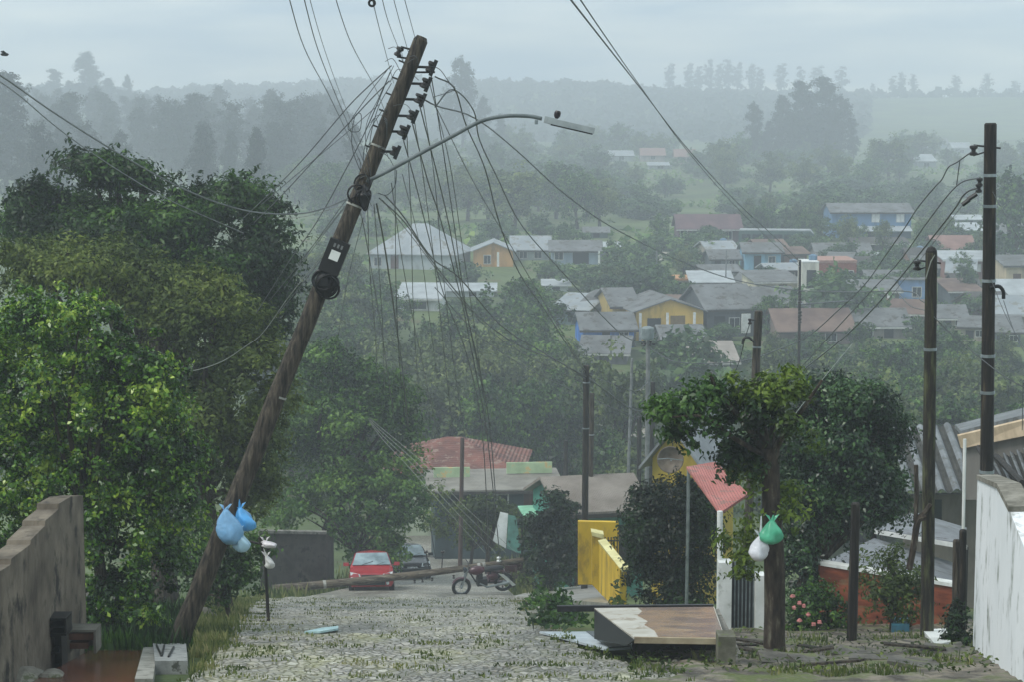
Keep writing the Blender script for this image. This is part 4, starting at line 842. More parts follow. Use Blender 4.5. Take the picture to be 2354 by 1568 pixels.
# yellow wall
YEL = M('yellow_paint', '#d8b52f', '#b99724', .65, 1.6, (1, 1, .4), c3='#6f6130', s3=2.4, t3=(.52, .7))
LY_ = M('cream_coping', '#e0d9a2', '#c4bc82', .7, 3)
y0 = G(1402, 1402).y + 1.0
t_ = thing('yellow_wall', 'yellow garden wall with sloped top and cream coping', 'wall', G(1395, 1380))
zz = lambda px, py, Y: P(px, py, Y)
YA, YB = 50.5, 43.5
wb = MB(); wb.slab([P(1329, 1200, YA), P(1422, 1202, YA), P(1422, 1345, YA), P(1329, 1345, YA)], (0, .18, 0)); wb.build('wall', YEL, t_)
wb = MB(); wb.slab([P(1361, 1232, YA - 1.6), P(1386, 1240, YA - 1.6), P(1386, 1372, YA - 1.6), P(1361, 1345, YA - 1.6)], (0, .3, 0)); wb.build('pier', YEL, t_)
wb = MB(); wb.slab([P(1378, 1250, YA - 2.2), P(1425, 1312, YB), P(1424, 1412, YB), P(1378, 1362, YA - 2.2)], (.16, .1, 0)); wb.build('sloped_wall', YEL, t_)
cb = MB(); cb.slab([P(1374, 1243, YA - 2.25), P(1425, 1308, YB - .05), P(1430, 1316, YB - .05), P(1377, 1251, YA - 2.25)], (.2, .1, .02)); cb.build('coping', LY_, t_)
cb = MB(); cb.slab([P(1359, 1224, YA - 1.65), P(1388, 1230, YA - 1.65), P(1388, 1240, YA - 1.65), P(1361, 1233, YA - 1.65)], (0, .34, .02)); cb.build('coping', LY_, t_)
t_ = thing('railing', 'dark spiked railing behind the yellow sloped wall', 'fence', on(1415, 49))
rb = MB()
for i in range(8):
    px = 1391 + i * 7; rb.tube([P(px, 1236, 49), P(px, 1300, 49)], .016, 5)
rb.build('bars', DKMET, t_)
rb = MB(); 
for yy in (1244, 1290): rb.tube([P(1386, yy, 49), P(1450, yy, 49)], .02, 5)
rb.build('rails', DKMET, t_)
# white wall on the right
t_ = thing('white_wall', 'stained whitewashed wall rising beside the right pavement', 'wall', G(2290, 1530))
WW = M('whitewash_stained', '#eaedef', '#d6dbdd', .8, 1.3, (1.2, .8, .5), thr=(.25, .75), c3='#70756a', s3=3.2, t3=(.53, .7), bump=.3, bscale=14)
e0 = G(2236, 1500); x1_, Y1 = 5.02, 18.6
pts = []
for i in range(6):
    s = i / 5; x, y = e0.x + (x1_ - e0.x) * s, e0.y + (Y1 - e0.y) * s
    zt = P(2227, 1103, e0.y).z + (P(2310, 1165, 21.2).z - P(2227, 1103, e0.y).z) * min(1, s * 2.2) - max(0, s - .45) * .4
    pts.append((x, y, h(x, y) - .5, zt))
MBw = MB(); wall_run(MBw, pts, .22, -1); MBw.build('wall', WW, t_)
cb = MB()
for (xa, ya, _, za), (xb, yb, _, zb) in zip(pts[:3], pts[1:4]): cb.slab([(xa - .02, ya, za + .003), (xb - .02, yb, zb + .003), (xb - .02, yb, zb + .06), (xa - .02, ya, za + .06)], (.28, .02, 0))
cb.build('coping', M('mossy_coping', '#8d8a80', '#5c5a50', .9, 4), t_)
mb = MB(); mb.box(P(2222, 1140, e0.y + .1) + Vector((0, 0, -.1)), (.05, .05, 1.1)); 
pw = MB().tube([P(2218, 1010, 26.5), P(2214, 1240, 26.5)], .022, 6)
pp = thing('pipe', 'thin pale upright pipe at the far end of the white wall', 'pipe', P(2214, 1300, 26.5)); pw.build('tube', WHITE, pp); MB().tube([P(2214, 1240, 26.5), on(2213, 26.5)], .024, 6).build('lower_tube', STEEL, pp)
# brick planter wall
t_ = thing('brick_wall', 'low red brick wall with white coping behind the rose bush', 'wall', on(2030, 33))
BRK = M('wet_brick', '#8a4a30', '#5f3020', .6, 2.2, (1, 1, 3), bump=.4, bscale=10, c3='#70664a', s3=2, t3=(.55, .68))
b0, b1 = P(1885, 1300, 33.4), P(2205, 1352, 32)
MB().slab([b0, b1, Vector((b1.x, b1.y, h(b1.x, b1.y) - .4)), Vector((b0.x, b0.y, h(b0.x, b0.y) - .4))], (0, .18, 0)).build('wall', BRK, t_)
MB().slab([b0 + Vector((0, -.04, 0)), b1 + Vector((0, -.04, 0)), b1 + Vector((0, -.04, .06)), b0 + Vector((0, -.04, .06))], (0, .26, 0)).build('coping', WHITE, t_)
# white gateway
t_ = thing('gateway', 'white gate pillars with grey metal gate beside the stained slab', 'gate', G(1700, 1455))
Yg = G(1700, 1455).y
for px, w_, ty in ((1664, 30, 1290), (1745, 22, 1320)):
    p = on(px, Yg, 1400); zt = P(px, ty, Yg).z
    MB().box((p.x, p.y, (zt + p.z - .3) / 2), (w_ * mpp(Yg, 1400), .3, zt - p.z + .3)).build('pillar', WHITE, t_)
p = on(1658, Yg + .1); MB().tube([p, P(1655, 1176, Yg + .1)], .045, 8).build('post', WHITE, t_)
g0, g1 = P(1681, 1292, Yg + .05), P(1733, 1292, Yg + .05); gz = P(1700, 1446, Yg).z
gb = MB(); gb.box(((g0.x + g1.x) / 2, Yg + .06, (g0.z + gz) / 2), (g1.x - g0.x, .03, g0.z - gz)); gb.build('gate_leaf', M('gate_metal', '#3b4043', '#2b2f31', .5, 3, (1, 1, .3)), t_)
gb = MB()
for i in range(7):
    x = g0.x + (g1.x - g0.x) * i / 6; gb.tube([(x, Yg + .03, gz), (x, Yg + .03, g0.z)], .012, 5)
gb.build('gate_bars', STEEL, t_)
# pink awning
t_ = thing('awning', 'faded pink sheet awning beside the yellow gabled house', 'awning', on(1650, 38))
c4 = [P(1578, 1074, 39), P(1645, 1062, 40), P(1720, 1136, 36.2), P(1655, 1180, 35)]
MB().slab(c4, (0, 0, -.05)).build('sheet', M('pink_sheet', '#b9756e', '#a2625c', .7, 1.5, wave=('X', 6.), c3='#8f6a62', s3=3), t_)
MB().tube([c4[3] + Vector((0, .05, -.06)), on(1655, 35.05)], .035, 6).build('post', STEEL, t_)
MB().tube([c4[0] + Vector((.05, .05, -.06)), on(1580, 39)], .035, 6).build('post', STEEL, t_)
WIREM = M('wet_cable', '#717878', '#5c6263', .3, 4, spec=.6)
# ---------------------------------------------------------------- poles
PORC = M('insulator_brown', '#241f1d', '#141110', .3, 5, spec=.6)
def spool(root, c, axis, r, ln, part='insulator', mat=None):
    c = Vector(c); a = Vector(axis).normalized(); mb = MB()
    mb.lathe(c - a * ln / 2, a, [(r * .6, 0), (r, ln * .06), (r, ln * .28), (r * .55, ln * .42), (r * .55, ln * .58), (r, ln * .72), (r, ln * .94), (r * .6, ln)], 10)
    return mb.build(part, mat or PORC, root, smooth=False)
def pole(name, label, top, base, rt, rb_, mat, Y, Yt=None, bands=(), n=12, cat='utility pole'):
    "top/base photo pixels; base None -> straight down to the ground"
    T = P(top[0], top[1], Yt or Y); B = P(base[0], base[1], Y)
    d = (B - T).normalized(); g = B
    for _ in range(200):
        if g.z <= h(g.x, g.y) - .15: break
        g = g + d * .1
    root = thing(name, label, cat, g)
    m = 10; mb = MB(); mb.tube([g.lerp(T, i / m) for i in range(m + 1)], [rb_ + (rt - rb_) * i / m for i in range(m + 1)], n)
    mb.tube([T, T + (T - g).normalized() * .02], [rt, rt * .8], n)
    mb.build('shaft', mat, root, smooth=False)
    for py in bands:
        s = (py - top[1]) / (base[1] - top[1]); c = T.lerp(B, s); a = (T - B).normalized(); rr = rt + (rb_ - rt) * s + .008
        MB().tube([c - a * .02, c + a * .02], rr, n).build('band', STEEL, root)
    return root
LT, LB, YL = Vector(P(967, 92, 26.6)), None, G(404, 1492).y
LB = P(404, 1492, YL)
def lp(py, off=0, dy=0):
    "point on the leaning pole axis at photo height py, off px to the right"
    s = (py - 92) / (1492 - 92); c = LT.lerp(LB, s); c = Vector((c.x + off * mpp(c.y, py), c.y + dy, c.z)); return c
lpole = thing('utility_pole', 'leaning weathered wooden utility pole with street lamp and tangled cables', 'utility pole', LB)
ax = (LT - LB).normalized(); mb = MB(); rgp = random.Random(2); k26 = mpp(26, 800)
ptsx = [LB - ax * .5] + [LB.lerp(LT, i / 24) + Vector((rgp.uniform(-1, 1), rgp.uniform(-1, 1), 0)) * .008 for i in range(25)]
rr = [24.5 * k26] + [(24 - 7.2 * i / 24 + rgp.uniform(-.5, .5)) * k26 for i in range(25)]
mb.tube(ptsx, rr, 16); mb.tube([LT, LT + ax * .05], [16.8 * k26, 12 * k26], 16); mb.build('shaft', WOOD, lpole)
side = Vector((ax.z, 0, -ax.x)).normalized()      # to the right of the pole
for py in (335, 910, 470):
    c = lp(py); r_ = (24 - 7.2 * (1492 - py) / 1400 + 1.2) * k26; MB().tube([c - ax * .013, c + ax * .013], r_, 16).build('band', M('pale_band', '#a3a49d', '#7d7e78', .5, 5), lpole)
# insulators and brackets right of the head
for i, (px, py, r_, ln) in enumerate(((988, 152, 7, 26), (976, 190, 9, 24), (964, 226, 12, 22), (946, 264, 10, 22), (926, 300, 11, 24), (905, 346, 7, 22))):
    cc_ = lp(py); q = P(px, py, cc_.y - .02)
    b_ = MB(); b_.tube([cc_, q + side * .03], .018, 6); b_.box(q + side * .05, (.02, .05, ln * k26 * 1.5), frame_to(ax)); br = b_.build('bracket', DKMET, lpole)
    spool(lpole, q, ax, r_ * k26, ln * k26)
    MB().tube([cc_ - side * .17 + ax * .02, cc_ + ax * .02], .012, 6).build('bolt', DKMET, lpole)
cc_ = lp(116); q = P(917, 118, cc_.y)
b_ = MB(); b_.tube([cc_, q + ax * .07], .014, 6); b_.tube([cc_ - ax * .12, q - ax * .07], .014, 6); b_.build('bracket', DKMET, lpole); spool(lpole, q, ax, .052, .13)
for px, py in ((905, 210), (889, 238), (950, 130), (1000, 165)):
    cc_ = lp(py); MB().tube([cc_, P(px, py, cc_.y)], .014, 6).build('bolt', DKMET, lpole)
# meter box, coil
Mb = Matrix((side, Vector((0, 1, 0)), ax)).transposed()
c = lp(585, 4, -.2)
mb = MB(); mb.box(c, (48 * k26, .16, 78 * k26), Mb); bx = mb.build('junction_box', BLACK, lpole)
MB().box(c + Vector((0, -.09, 0)) + ax * .02 - side * .0, (22 * k26, .02, 22 * k26), Mb).build('label_plate', WHITE, bx)
for j in (-1, 0, 1): MB().box(c + Vector((0, -.09, 0)) + ax * .15 + side * .05 * j, (.025, .02, .05), Mb).build('cable_gland', CONCP, bx)
mb = MB(); c = lp(646, 8, -.17)
for j in range(9):
    a_ = Vector((rgp.uniform(-.5, .5), -1, rgp.uniform(-.5, .5))); mb.ring(c + Vector((rgp.uniform(-.05, .05), rgp.uniform(-.05, .03), rgp.uniform(-.05, .05))), a_, rgp.uniform(.1, .17), .016, 18, 5)
mb.blob(c, (.14, .08, .17), 3, .15); mb.build('cable_coil', BLACK, lpole)
mb = MB(); c = lp(440, 6, -.12)
for j in range(7):
    a_ = Vector((rgp.uniform(-.6, .6), -1, rgp.uniform(-.6, .6))); mb.ring(c + Vector((rgp.uniform(-.08, .1), 0, rgp.uniform(-.12, .12))), a_, rgp.uniform(.06, .13), .013, 14, 5)
mb.blob(c + Vector((.04, 0, -.06)), (.08, .07, .15), 8, .2); mb.build('cable_knot', BLACK, lpole)
mb = MB()
for i in range(26):
    py = rgp.uniform(130, 470); c = lp(py); o = Vector((rgp.uniform(-.35, .28), rgp.uniform(-.2, .2), rgp.uniform(-.25, .25)))
    MB().tube(spline([c - side * .08, c + o * .6 + Vector((0, -.15, .1)), c + o], 5), .0045, 4).build('loose_wire', WIRE, lpole)
# street lamp on the pole
YLm = lp(400).y - .15
arm = spline([lp(418, 0, -.05), P(880, 398, YLm), P(960, 355, YLm), P(1040, 312, YLm), P(1105, 278, YLm), P(1160, 266, YLm), P(1215, 266, YLm), P(1246, 272, YLm)], 5)
lamp = MB().tube(arm, 4.6 * k26, 8).build('street_lamp', M('lamp_arm_steel', '#6b7577', '#535c5e', .5, 5), lpole, smooth=True)
la, lb = P(1240, 271, YLm), P(1366, 300, YLm); ld = (lb - la).normalized(); ls = Vector((-ld.z, 0, ld.x)); Ml = Matrix((ld, Vector((0, 1, 0)), ls)).transposed()
hl = MB(); ln_ = (lb - la).length
hl.box(la.lerp(lb, .58), (ln_ * .84, .2, .075), Ml); hl.box(la.lerp(lb, .2), (ln_ * .22, .12, .09), Ml); hl.build('lamp_head', M('lamp_grey', '#a9b1b4', '#8a9396', .45, 4), lamp)
MB().box(la.lerp(lb, .6) - ls * .045, (ln_ * .76, .16, .02), Ml).build('lamp_lens', DKMET, lamp)
q = P(1281, 263, YLm); MB().lathe(q - ls * .03, ls, [(.02, -.02), (.035, 0), (.045, .02), (.045, .06), (.03, .085)], 12).build('photocell', M('photocell', '#2a1a20', '#190f14', .3, 3), lamp)
MB().tube([P(1233, 275, YLm), P(1233, 285, YLm)], .022, 8).build('clamp', STEEL, lamp)
# right hand poles
def insul(root, px, py, Y, polepx, r_=.055, ln=.14):
    q = P(px, py, Y); c = P(polepx, py, Y)
    b_ = MB(); b_.tube([c + Vector((.14, 0, .03)), q + Vector((0, 0, .07))], .013, 6); b_.tube([c, q + Vector((0, 0, -.07))], .011, 6); b_.build('bracket', DKMET, root); spool(root, q, (0, 0, 1), r_, ln)
R1 = pole('utility_pole', 'tall dark wooden pole standing behind the white wall', (2277, 285), (2268, 1110), .082, .095, WOODD, 26.8, bands=(400, 470, 640, 815, 900, 1085))
insul(R1, 2238, 345, 26.8, 2276)
for px, py in ((2252, 418), (2250, 432)): spool(R1, P(px, py, 26.7), (0, 0, 1), .045, .12)
for (x0, y0), (x1, y1) in (((2245, 445), (2225, 458)), ((2228, 458), (2212, 470))):
    MB().tube([P(x0, y0, 26.7), P(x1, y1, 26.7)], .035, 6).build('cable_clamp', DKMET, R1)
MB().tube(spline([P(2276, 661, 26.7), P(2295, 657, 26.7), P(2306, 668, 26.7), P(2307, 686, 26.7)], 5), .026, 7).build('service_conduit', BLACK, R1)
R2 = pole('utility_pole', 'moss covered rough wooden pole left of the tall right one', (2141, 580), (2131, 1450), .082, .098, M('mossy_wood', '#322d25', '#14110f', .8, 5, (3, 3, .4), c3='#4f5236', s3=4, t3=(.5, .64), bump=.7, bscale=16), 28, bands=(800,))
MB().lathe(P(2141, 580, 28), (0, 0, 1), [(.082, -.02), (.078, .03), (.05, .075), (.01, .09)], 12).build('rounded_top', WOODD, R2)
insul(R2, 2108, 609, 28, 2140)
MB().tube([P(2128, 640, 27.87), P(2140, 600, 27.87), P(2149, 585, 27.87)], .008, 5).build('tie_wire', WIREP, R2)
def stub(root, pts, r_, Y): MB().tube(spline([P(a, b, Y) for a, b in pts], 4), r_, 6).build('branch_stub', BARK, root)
stub(R2, [(2128, 1190), (2110, 1200), (2100, 1260), (2090, 1310)], .05, 27.7); stub(R2, [(2106, 1070), (2107, 1150), (2104, 1200)], .03, 27.7); stub(R2, [(2140, 1160), (2125, 1180), (2105, 1195)], .035, 27.7)
R3 = pole('utility_pole', 'brown wooden pole rising behind the cropped street tree', (1744, 715), (1736, 880), .095, .105, WOOD, 46, bands=(798,))
MB().tube(spline([P(1734, 788, 45.8), P(1722, 776, 45.8), P(1710, 778, 45.8), P(1707, 792, 45.8)], 5), .03, 6).build('service_conduit', BLACK, R3); spool(R3, P(1724, 738, 45.8), (0, 0, 1), .05, .14)
MB().tube([P(1740, 735, 46), P(1724, 735, 45.8)], .015, 5).build('bracket', DKMET, R3)
R4 = pole('utility_pole', 'black topped wooden pole rising in front of the carport roof', (1348, 842), (1345, 1160), .1, .11, WOODD, 62, bands=(880, 985))
pole('utility_pole', 'shorter brown pole close beside the black topped pole', (1361, 906), (1357, 1150), .09, .1, WOOD, 70, bands=(1000,))
T1 = pole('utility_pole', 'thin black far pole in front of the white facade', (1839, 597), (1836, 880), .07, .11, WOODD, 110)
for py, w_ in ((672, .11), (690, .12), (720, .12), (736, .1)): spool(T1, P(1839, py, 109.8), (0, 0, 1), w_, .3)
C1 = pole('utility_pole', 'grey concrete pole carrying a transformer below the yellow house', (1490, 752), (1488, 1115), .09, .13, CONCP, 86)
tr = MB(); q = P(1489, 766, 85.6); tr.lathe(q - Vector((0, 0, .28)), (0, 0, 1), [(.1, 0), (.26, .03), (.28, .1), (.28, .5), (.24, .56), (.1, .6)], 14); tb_ = tr.build('transformer', M('transformer_grey', '#7d888a', '#667072', .5, 3), C1)
for dx in (-.15, .12): spool(C1, q + Vector((dx, 0, -.45)), (0, 0, 1), .07, .25)
MB().tube([P(1474, 790, 86), P(1506, 792, 86)], .05, 6).build('crossarm', DKMET, C1)
pole('utility_pole', 'dark short pole just right of the concrete transformer pole', (1501, 880), (1499, 1010), .1, .11, WOODD, 82)
pole('utility_pole', 'slim grey pole left of the transformer pole', (1453, 826), (1447, 1010), .07, .09, CONCP, 100)
pole('utility_pole', 'stubby dark pole at the edge of the pale lane', (1470, 960), (1469, 1060), .1, .11, WOODD, 88)
pole('utility_pole', 'brown pole in front of the red tiled roof', (1063, 1008), (1060, 1180), .09, .1, M('reddish_wood', '#5b4a44', '#453833', .8, 4, (3, 3, .4)), 86)
pole('utility_pole', 'black stub pole behind the pale green parapet', (1301, 1014), (1300, 1095), .11, .12, WOODD, 97)
C7 = pole('utility_pole', 'slim grey pole in the bushes with pale wires running down from it', (819, 888), (817, 1100), .05, .07, CONCP, 81)
spool(C7, P(819, 926, 80.9), (0, 0, 1), .04, .12)
pole('post', 'thick dark timber post on the pavement in front of the brick wall', (1967, 1160), (1958, 1480), .062, .075, WOODD, G(1958, 1482).y, cat='post', n=8)
pole('post', 'dark gate post touching the far end of the white wall', (2214, 1222), (2211, 1450), .05, .055, WOODD, 25.6, cat='post', n=8)
pole('post', 'brown timber post left of the dark gate post at the white wall', (2199, 1245), (2196, 1450), .05, .055, WOOD, 26.6, cat='post', n=8)
pole('utility_pole', 'thin grey far pole at the grass field corner', (1510, 575), (1508, 640), .08, .1, CONCP, 215)
pole('utility_pole', 'thin pale street light pole beside the light blue cottage', (1670, 575), (1668, 650), .06, .09, CONCP, 200)
pole('utility_pole', 'slim dark far pole in the bushes left of the yellow house', (1405, 770), (1404, 850), .07, .09, CONCP, 150)
# fallen pole across the street
fa, fb = P(627, 1356, 67.3), P(1240, 1283, 69)
fp = thing('fallen_utility_pole', 'snapped wooden utility pole lying across the street over the motorcycle', 'utility pole', fa)
MB().tube([fa.lerp(fb, i / 12) + Vector((0, 0, -.08 * math.sin(math.pi * i / 12))) for i in range(13)], [.155 - .06 * i / 12 for i in range(13)], 12).build('shaft', M('fallen_wood', '#6b6152', '#39332b', .8, 4, (.5, 3, 3), bump=.5, bscale=14, c3='#8a8476', s3=5, t3=(.56, .7)), fp)
for px in (744, 1098, 1110): 
    s = (px - 627) / 613; c = fa.lerp(fb, s); d_ = (fb - fa).normalized(); c.z -= .08 * math.sin(math.pi * s)
    MB().tube([c - d_ * .05, c + d_ * .05], .162 - .06 * s, 12).build('band', M('pale_band', '#c9c9c2'), fp)
for px, py, up in ((985, 1280, 1), (1012, 1280, 1)):
    s = (px - 627) / 613; c = fa.lerp(fb, s) - Vector((0, 0, .06)); q = P(px - 6 + (px > 1000) * 12, py - 10, c.y - .1)
    b_ = MB(); b_.tube([c, q], .018, 5); b_.build('bracket', DKMET, fp); spool(fp, q, (1, 0, .2), .05, .14)
b_ = MB(); b_.tube([P(973, 1280, 68), P(1022, 1283, 68)], .016, 5); b_.tube([P(1001, 1282, 68), P(994, 1240, 68), P(988, 1205, 68)], .014, 5); b_.build('bracket', DKMET, fp)
for px in (950, 968, 990, 1040, 1105):
    s = (px - 627) / 613; c = fa.lerp(fb, s) - Vector((0, 0, .2)); spool(fp, c + Vector((0, -.1, -.1)), (0, 0, 1), .045, .13)
spool(fp, fa.lerp(fb, (1145 - 627) / 613) + Vector((0, -.05, .12)), (0, 0, 1), .08, .18, mat=WHITE)
# ---------------------------------------------------------------- wires
def wire(label, pts, r=.009, mat=None, name='power_cable', cat='cable', kk=6):
    q = spline([P(*p) for p in pts], kk); o = MB().tube(q, [r * .78 * max(1.0, (p.y / 30) ** .75) for p in q], 5).build(name, mat or WIRE, None, org=q[0]); tag(o, label, cat); return o
Yp = 26.5
wire('thin cable farthest left of those entering at the top of the picture', [(655, -40, 11), (700, 110, 15), (755, 215, 19), (800, 310, 23), (852, 425, Yp)], 0.0045)
wire('second cable from the left at the top edge left of the pole', [(690, -40, 11), (730, 110, 15), (775, 225, 19), (815, 320, 23), (848, 400, Yp)], 0.0045)
wire('third cable from the left at the top edge, fainter and steep', [(702, -40, 11), (745, 110, 15), (792, 240, 20), (842, 360, Yp)], 0.0030)
wire('fourth cable at the top edge reaching the pole below its head', [(760, -40, 13), (808, 100, 17), (862, 200, 22), (888, 262, Yp)], 0.0045)
w5 = wire('cable at the top edge with a ring shaped tie left of the pole head', [(850, -40, 13), (859, 10, 15), (880, 95, 20), (905, 190, Yp)], 0.0045)
tag(MB().ring(P(855, 6, 14.9), (0, 1, 0), .022, .009, 16, 6).build('cable_tie', DKMET, None, org=P(855, 6, 14.9)), 'small dark ring tie on a cable at the top edge', 'cable tie')
wire('cable from the top edge to the spool left of the pole head', [(870, -40, 14), (893, 50, 19), (917, 112, Yp - .05)], 0.0045)
wire('cable from the top edge to the front of the pole head', [(895, -40, 14), (922, 60, 20), (942, 130, Yp - .15)], 0.0045)
wire('rightmost cable from the top edge to the pole tip', [(920, -40, 14), (943, 45, 20), (958, 100, Yp - .15)], 0.0045)
wire('long dark cable from the top edge down to the thin black far pole', [(1290, -30, 14), (1380, 85, 20), (1480, 212, 30), (1590, 352, 46), (1700, 470, 70), (1790, 552, 95), (1839, 600, 110)], .011)
wire('long cable from the top edge joining its darker neighbour, lower of a pair', [(1315, -30, 14), (1398, 92, 20), (1478, 206, 30), (1585, 352, 46), (1690, 472, 70), (1780, 560, 95), (1838, 612, 110)], .008)
wire('thick black cable sagging from the left edge across the dark tree', [(-40, 152, 20), (10, 178, 21), (130, 262, 22.5), (290, 362, 24), (430, 437, 25), (560, 482, 25.8), (670, 491, 26.2), (745, 478, 26.4), (832, 440, Yp)], .013, WIREM)
wire('thinner cable running under the thick black one at the left edge', [(-40, 160, 20), (40, 215, 22), (110, 275, 23), (187, 334, 24), (300, 408, 25), (400, 464, 26), (560, 535, 27)], .009, WIREM)
wire('upper dark service cable from behind the dark tree to the pole head', [(560, 500, 33), (622, 442, 31), (700, 362, 29), (798, 247, 27.5), (850, 195, 27), (900, 150, Yp)], .010)
wire('lower dark service cable from behind the dark tree to the pole head', [(585, 510, 33), (647, 449, 31), (720, 370, 29), (800, 284, 27.5), (850, 230, 27), (895, 185, Yp)], .010)
wire('long dark cable slanting behind the leaning pole into the tree on the left', [(590, 718, 36), (665, 600, 33), (729, 508, 30), (798, 383, 28), (845, 290, 27), (897, 165, Yp)], .010)
wire('thin cable close above the junction box on the left, upper of three', [(655, 660, 34), (720, 570, 31), (790, 480, 28), (830, 440, Yp)], .006)
wire('thin cable beside the junction box on the left, middle of three', [(680, 610, 34), (735, 545, 31), (800, 465, 28), (835, 430, Yp)], .006)
wire('thin cable beside the junction box on the left, lowest of three', [(690, 690, 34), (740, 620, 31), (775, 560, 29), (815, 455, Yp)], .005)
wire('pale slack wire curving through the tree left of the leaning pole', [(395, 856, 33), (450, 852, 33), (510, 832, 32.5), (560, 800, 32), (605, 764, 31), (665, 680, 30), (760, 560, 28), (822, 450, Yp)], .008, WIREP)
wire('thin pale tie cable wrapping toward the pole from the left at the knot', [(640, 500, 29), (700, 497, 28), (760, 480, 27.5), (800, 470, 27), (838, 447, Yp)], .006, WIREP)
wire('looped grey cable hanging left of the pole above the knot', [(845, 430, 26.4), (810, 340, 26.4), (815, 270, 26.4), (830, 262, 26.4), (826, 300, 26.4), (800, 290, 26.4), (848, 215, 26.4), (890, 160, 26.5)], .007)
wire('cable crossing down the left flank of the pole to the knot', [(905, 150, Yp - .2), (870, 225, Yp - .15), (840, 300, Yp - .1), (855, 420, Yp - .2)], .006)
Yf = 68.3
wire('thickest dark cable dropping from the knot to the bushes', [(866, 468, Yp), (885, 570, 33), (907, 720, 44), (925, 850, 54), (938, 980, 60)], .017)
wire('straight grey cable hanging plumb right of the knot', [(908, 380, Yp), (909, 529, 28), (911, 678, 30), (918, 830, 32), (930, 960, 34)], .007)
wire('dark jumper cable looping from the lamp arm to the knot', [(912, 390, 26.3), (908, 425, 26.3), (890, 447, 26.3), (868, 443, 26.3)], .008)
wire('drop cable leftmost of the bundle hanging to the fallen pole', [(925, 312, Yp), (955, 420, 31), (982, 529, 36), (1021, 678, 44), (1072, 813, 51), (1109, 999, 57), (1125, 1290, Yf)], .011)
wire('drop cable second from left of the bundle hanging to the fallen pole', [(946, 275, Yp), (985, 420, 31), (1014, 508, 35), (1062, 694, 44), (1082, 796, 50), (1102, 898, 54), (1122, 1020, 58), (1150, 1288, Yf)], .012)
wire('drop cable with small knots, third from left of the bundle', [(964, 238, Yp), (1010, 420, 31), (1035, 530, 35), (1068, 698, 43), (1102, 847, 51), (1126, 983, 57), (1140, 1150, 60)], .012)
wire('drop cable rightmost of the bundle hanging below the pole head', [(990, 165, Yp), (1012, 300, 29), (1030, 420, 31), (1046, 529, 35), (1058, 620, 39), (1078, 740, 46), (1110, 900, 54)], .010)
wire('thin drop cable left of the bundle under the lamp arm', [(925, 400, 28), (966, 569, 35), (987, 728, 43), (1005, 870, 50)], .007)
wire('thin faint cable hanging left of the thickest drop cable', [(826, 480, 27), (840, 540, 32), (875, 745, 44), (890, 850, 50), (905, 960, 55)], .009)
wire('thin faint cable hanging beside the pole in front of the valley wood', [(835, 500, 28), (800, 640, 33), (775, 790, 38), (760, 920, 42)], .006)
wire('slanted cable from the insulators to the black topped pole', [(1000, 175, Yp), (1045, 203, 27), (1072, 288, 30), (1116, 390, 35), (1149, 515, 41), (1194, 627, 47), (1252, 711, 53), (1306, 796, 58), (1345, 858, 62)], .013)
wire('slanted cable crossing the lamp arm toward the blue cottage', [(1000, 245, Yp), (1041, 205, 27), (1089, 254, 29), (1103, 322, 33), (1143, 407, 38), (1200, 518, 45), (1286, 617, 55), (1387, 728, 70), (1440, 775, 80), (1488, 790, 86)], .013)
wire('long slanted cable from the leaning pole insulators to the thin black far pole', [(975, 228, Yp), (1008, 244, 27), (1092, 271, 30), (1184, 342, 37), (1306, 451, 50), (1421, 529, 66), (1575, 603, 86), (1700, 645, 100), (1838, 668, 110)], .014)
wire('upper of the twin cables sloping from the knot to the black topped pole', [(885, 448, Yp), (930, 500, 29), (994, 593, 35), (1058, 640, 40), (1150, 745, 48), (1230, 800, 54), (1348, 868, 62)], .015)
wire('lower of the twin cables sloping from the knot to the black topped pole', [(872, 455, Yp), (930, 510, 29), (994, 600, 35), (1058, 680, 40), (1116, 741, 46), (1200, 798, 53), (1286, 833, 58), (1347, 872, 62)], .013)
wire('faint low cable passing behind the black topped pole', [(1000, 660, 50), (1100, 770, 58), (1200, 840, 66), (1313, 897, 76), (1400, 935, 82), (1470, 965, 88)], .011)
wire('thick dark cable from the black topped pole to the stubby pole', [(1350, 868, 62), (1400, 905, 70), (1450, 940, 80), (1500, 952, 82)], .02)
wire('cable from the black topped pole toward the transformer pole', [(1349, 860, 62), (1400, 880, 70), (1460, 900, 78), (1489, 880, 85)], .011)
wire('short cable rising over the pole head to the right', [(985, 150, Yp), (1010, 158, 26.6), (1031, 186, 27), (1045, 205, 27.2), (997, 222, Yp)], .007)
wire('slack cable from the tall right pole insulator to the transformer pole', [(2238, 345, 26.8), (2200, 372, 28), (2180, 384, 29), (2165, 412, 30), (2150, 428, 31), (2111, 475, 34), (2077, 527, 38), (2031, 593, 44), (1987, 654, 50), (1922, 717, 58), (1861, 770, 65), (1793, 803, 71), (1691, 833, 78), (1556, 833, 83), (1492, 800, 86)], .013)
wire('middle cable of three from the tall right pole across the roofs', [(2253, 407, 26.8), (2199, 427, 29), (2133, 508, 35), (2065, 603, 44), (2011, 659, 51), (1916, 762, 61), (1836, 850, 69), (1760, 905, 75)], .013)
wire('lowest thick cable of three from the tall right pole across the roofs', [(2250, 430, 26.8), (2216, 447, 28), (2173, 508, 33), (2041, 671, 47), (1963, 754, 56), (1895, 813, 62), (1800, 885, 70), (1700, 950, 76)], .018)
wire('short jumper linking two cables left of the tall right pole', [(2207, 366, 28), (2203, 395, 28.3), (2199, 427, 29)], .009)
wire('short thin cable between the tall right pole clamps and the lowest cable', [(2213, 470, 26.9), (2190, 500, 30), (2120, 590, 38), (2040, 690, 46)], .006)
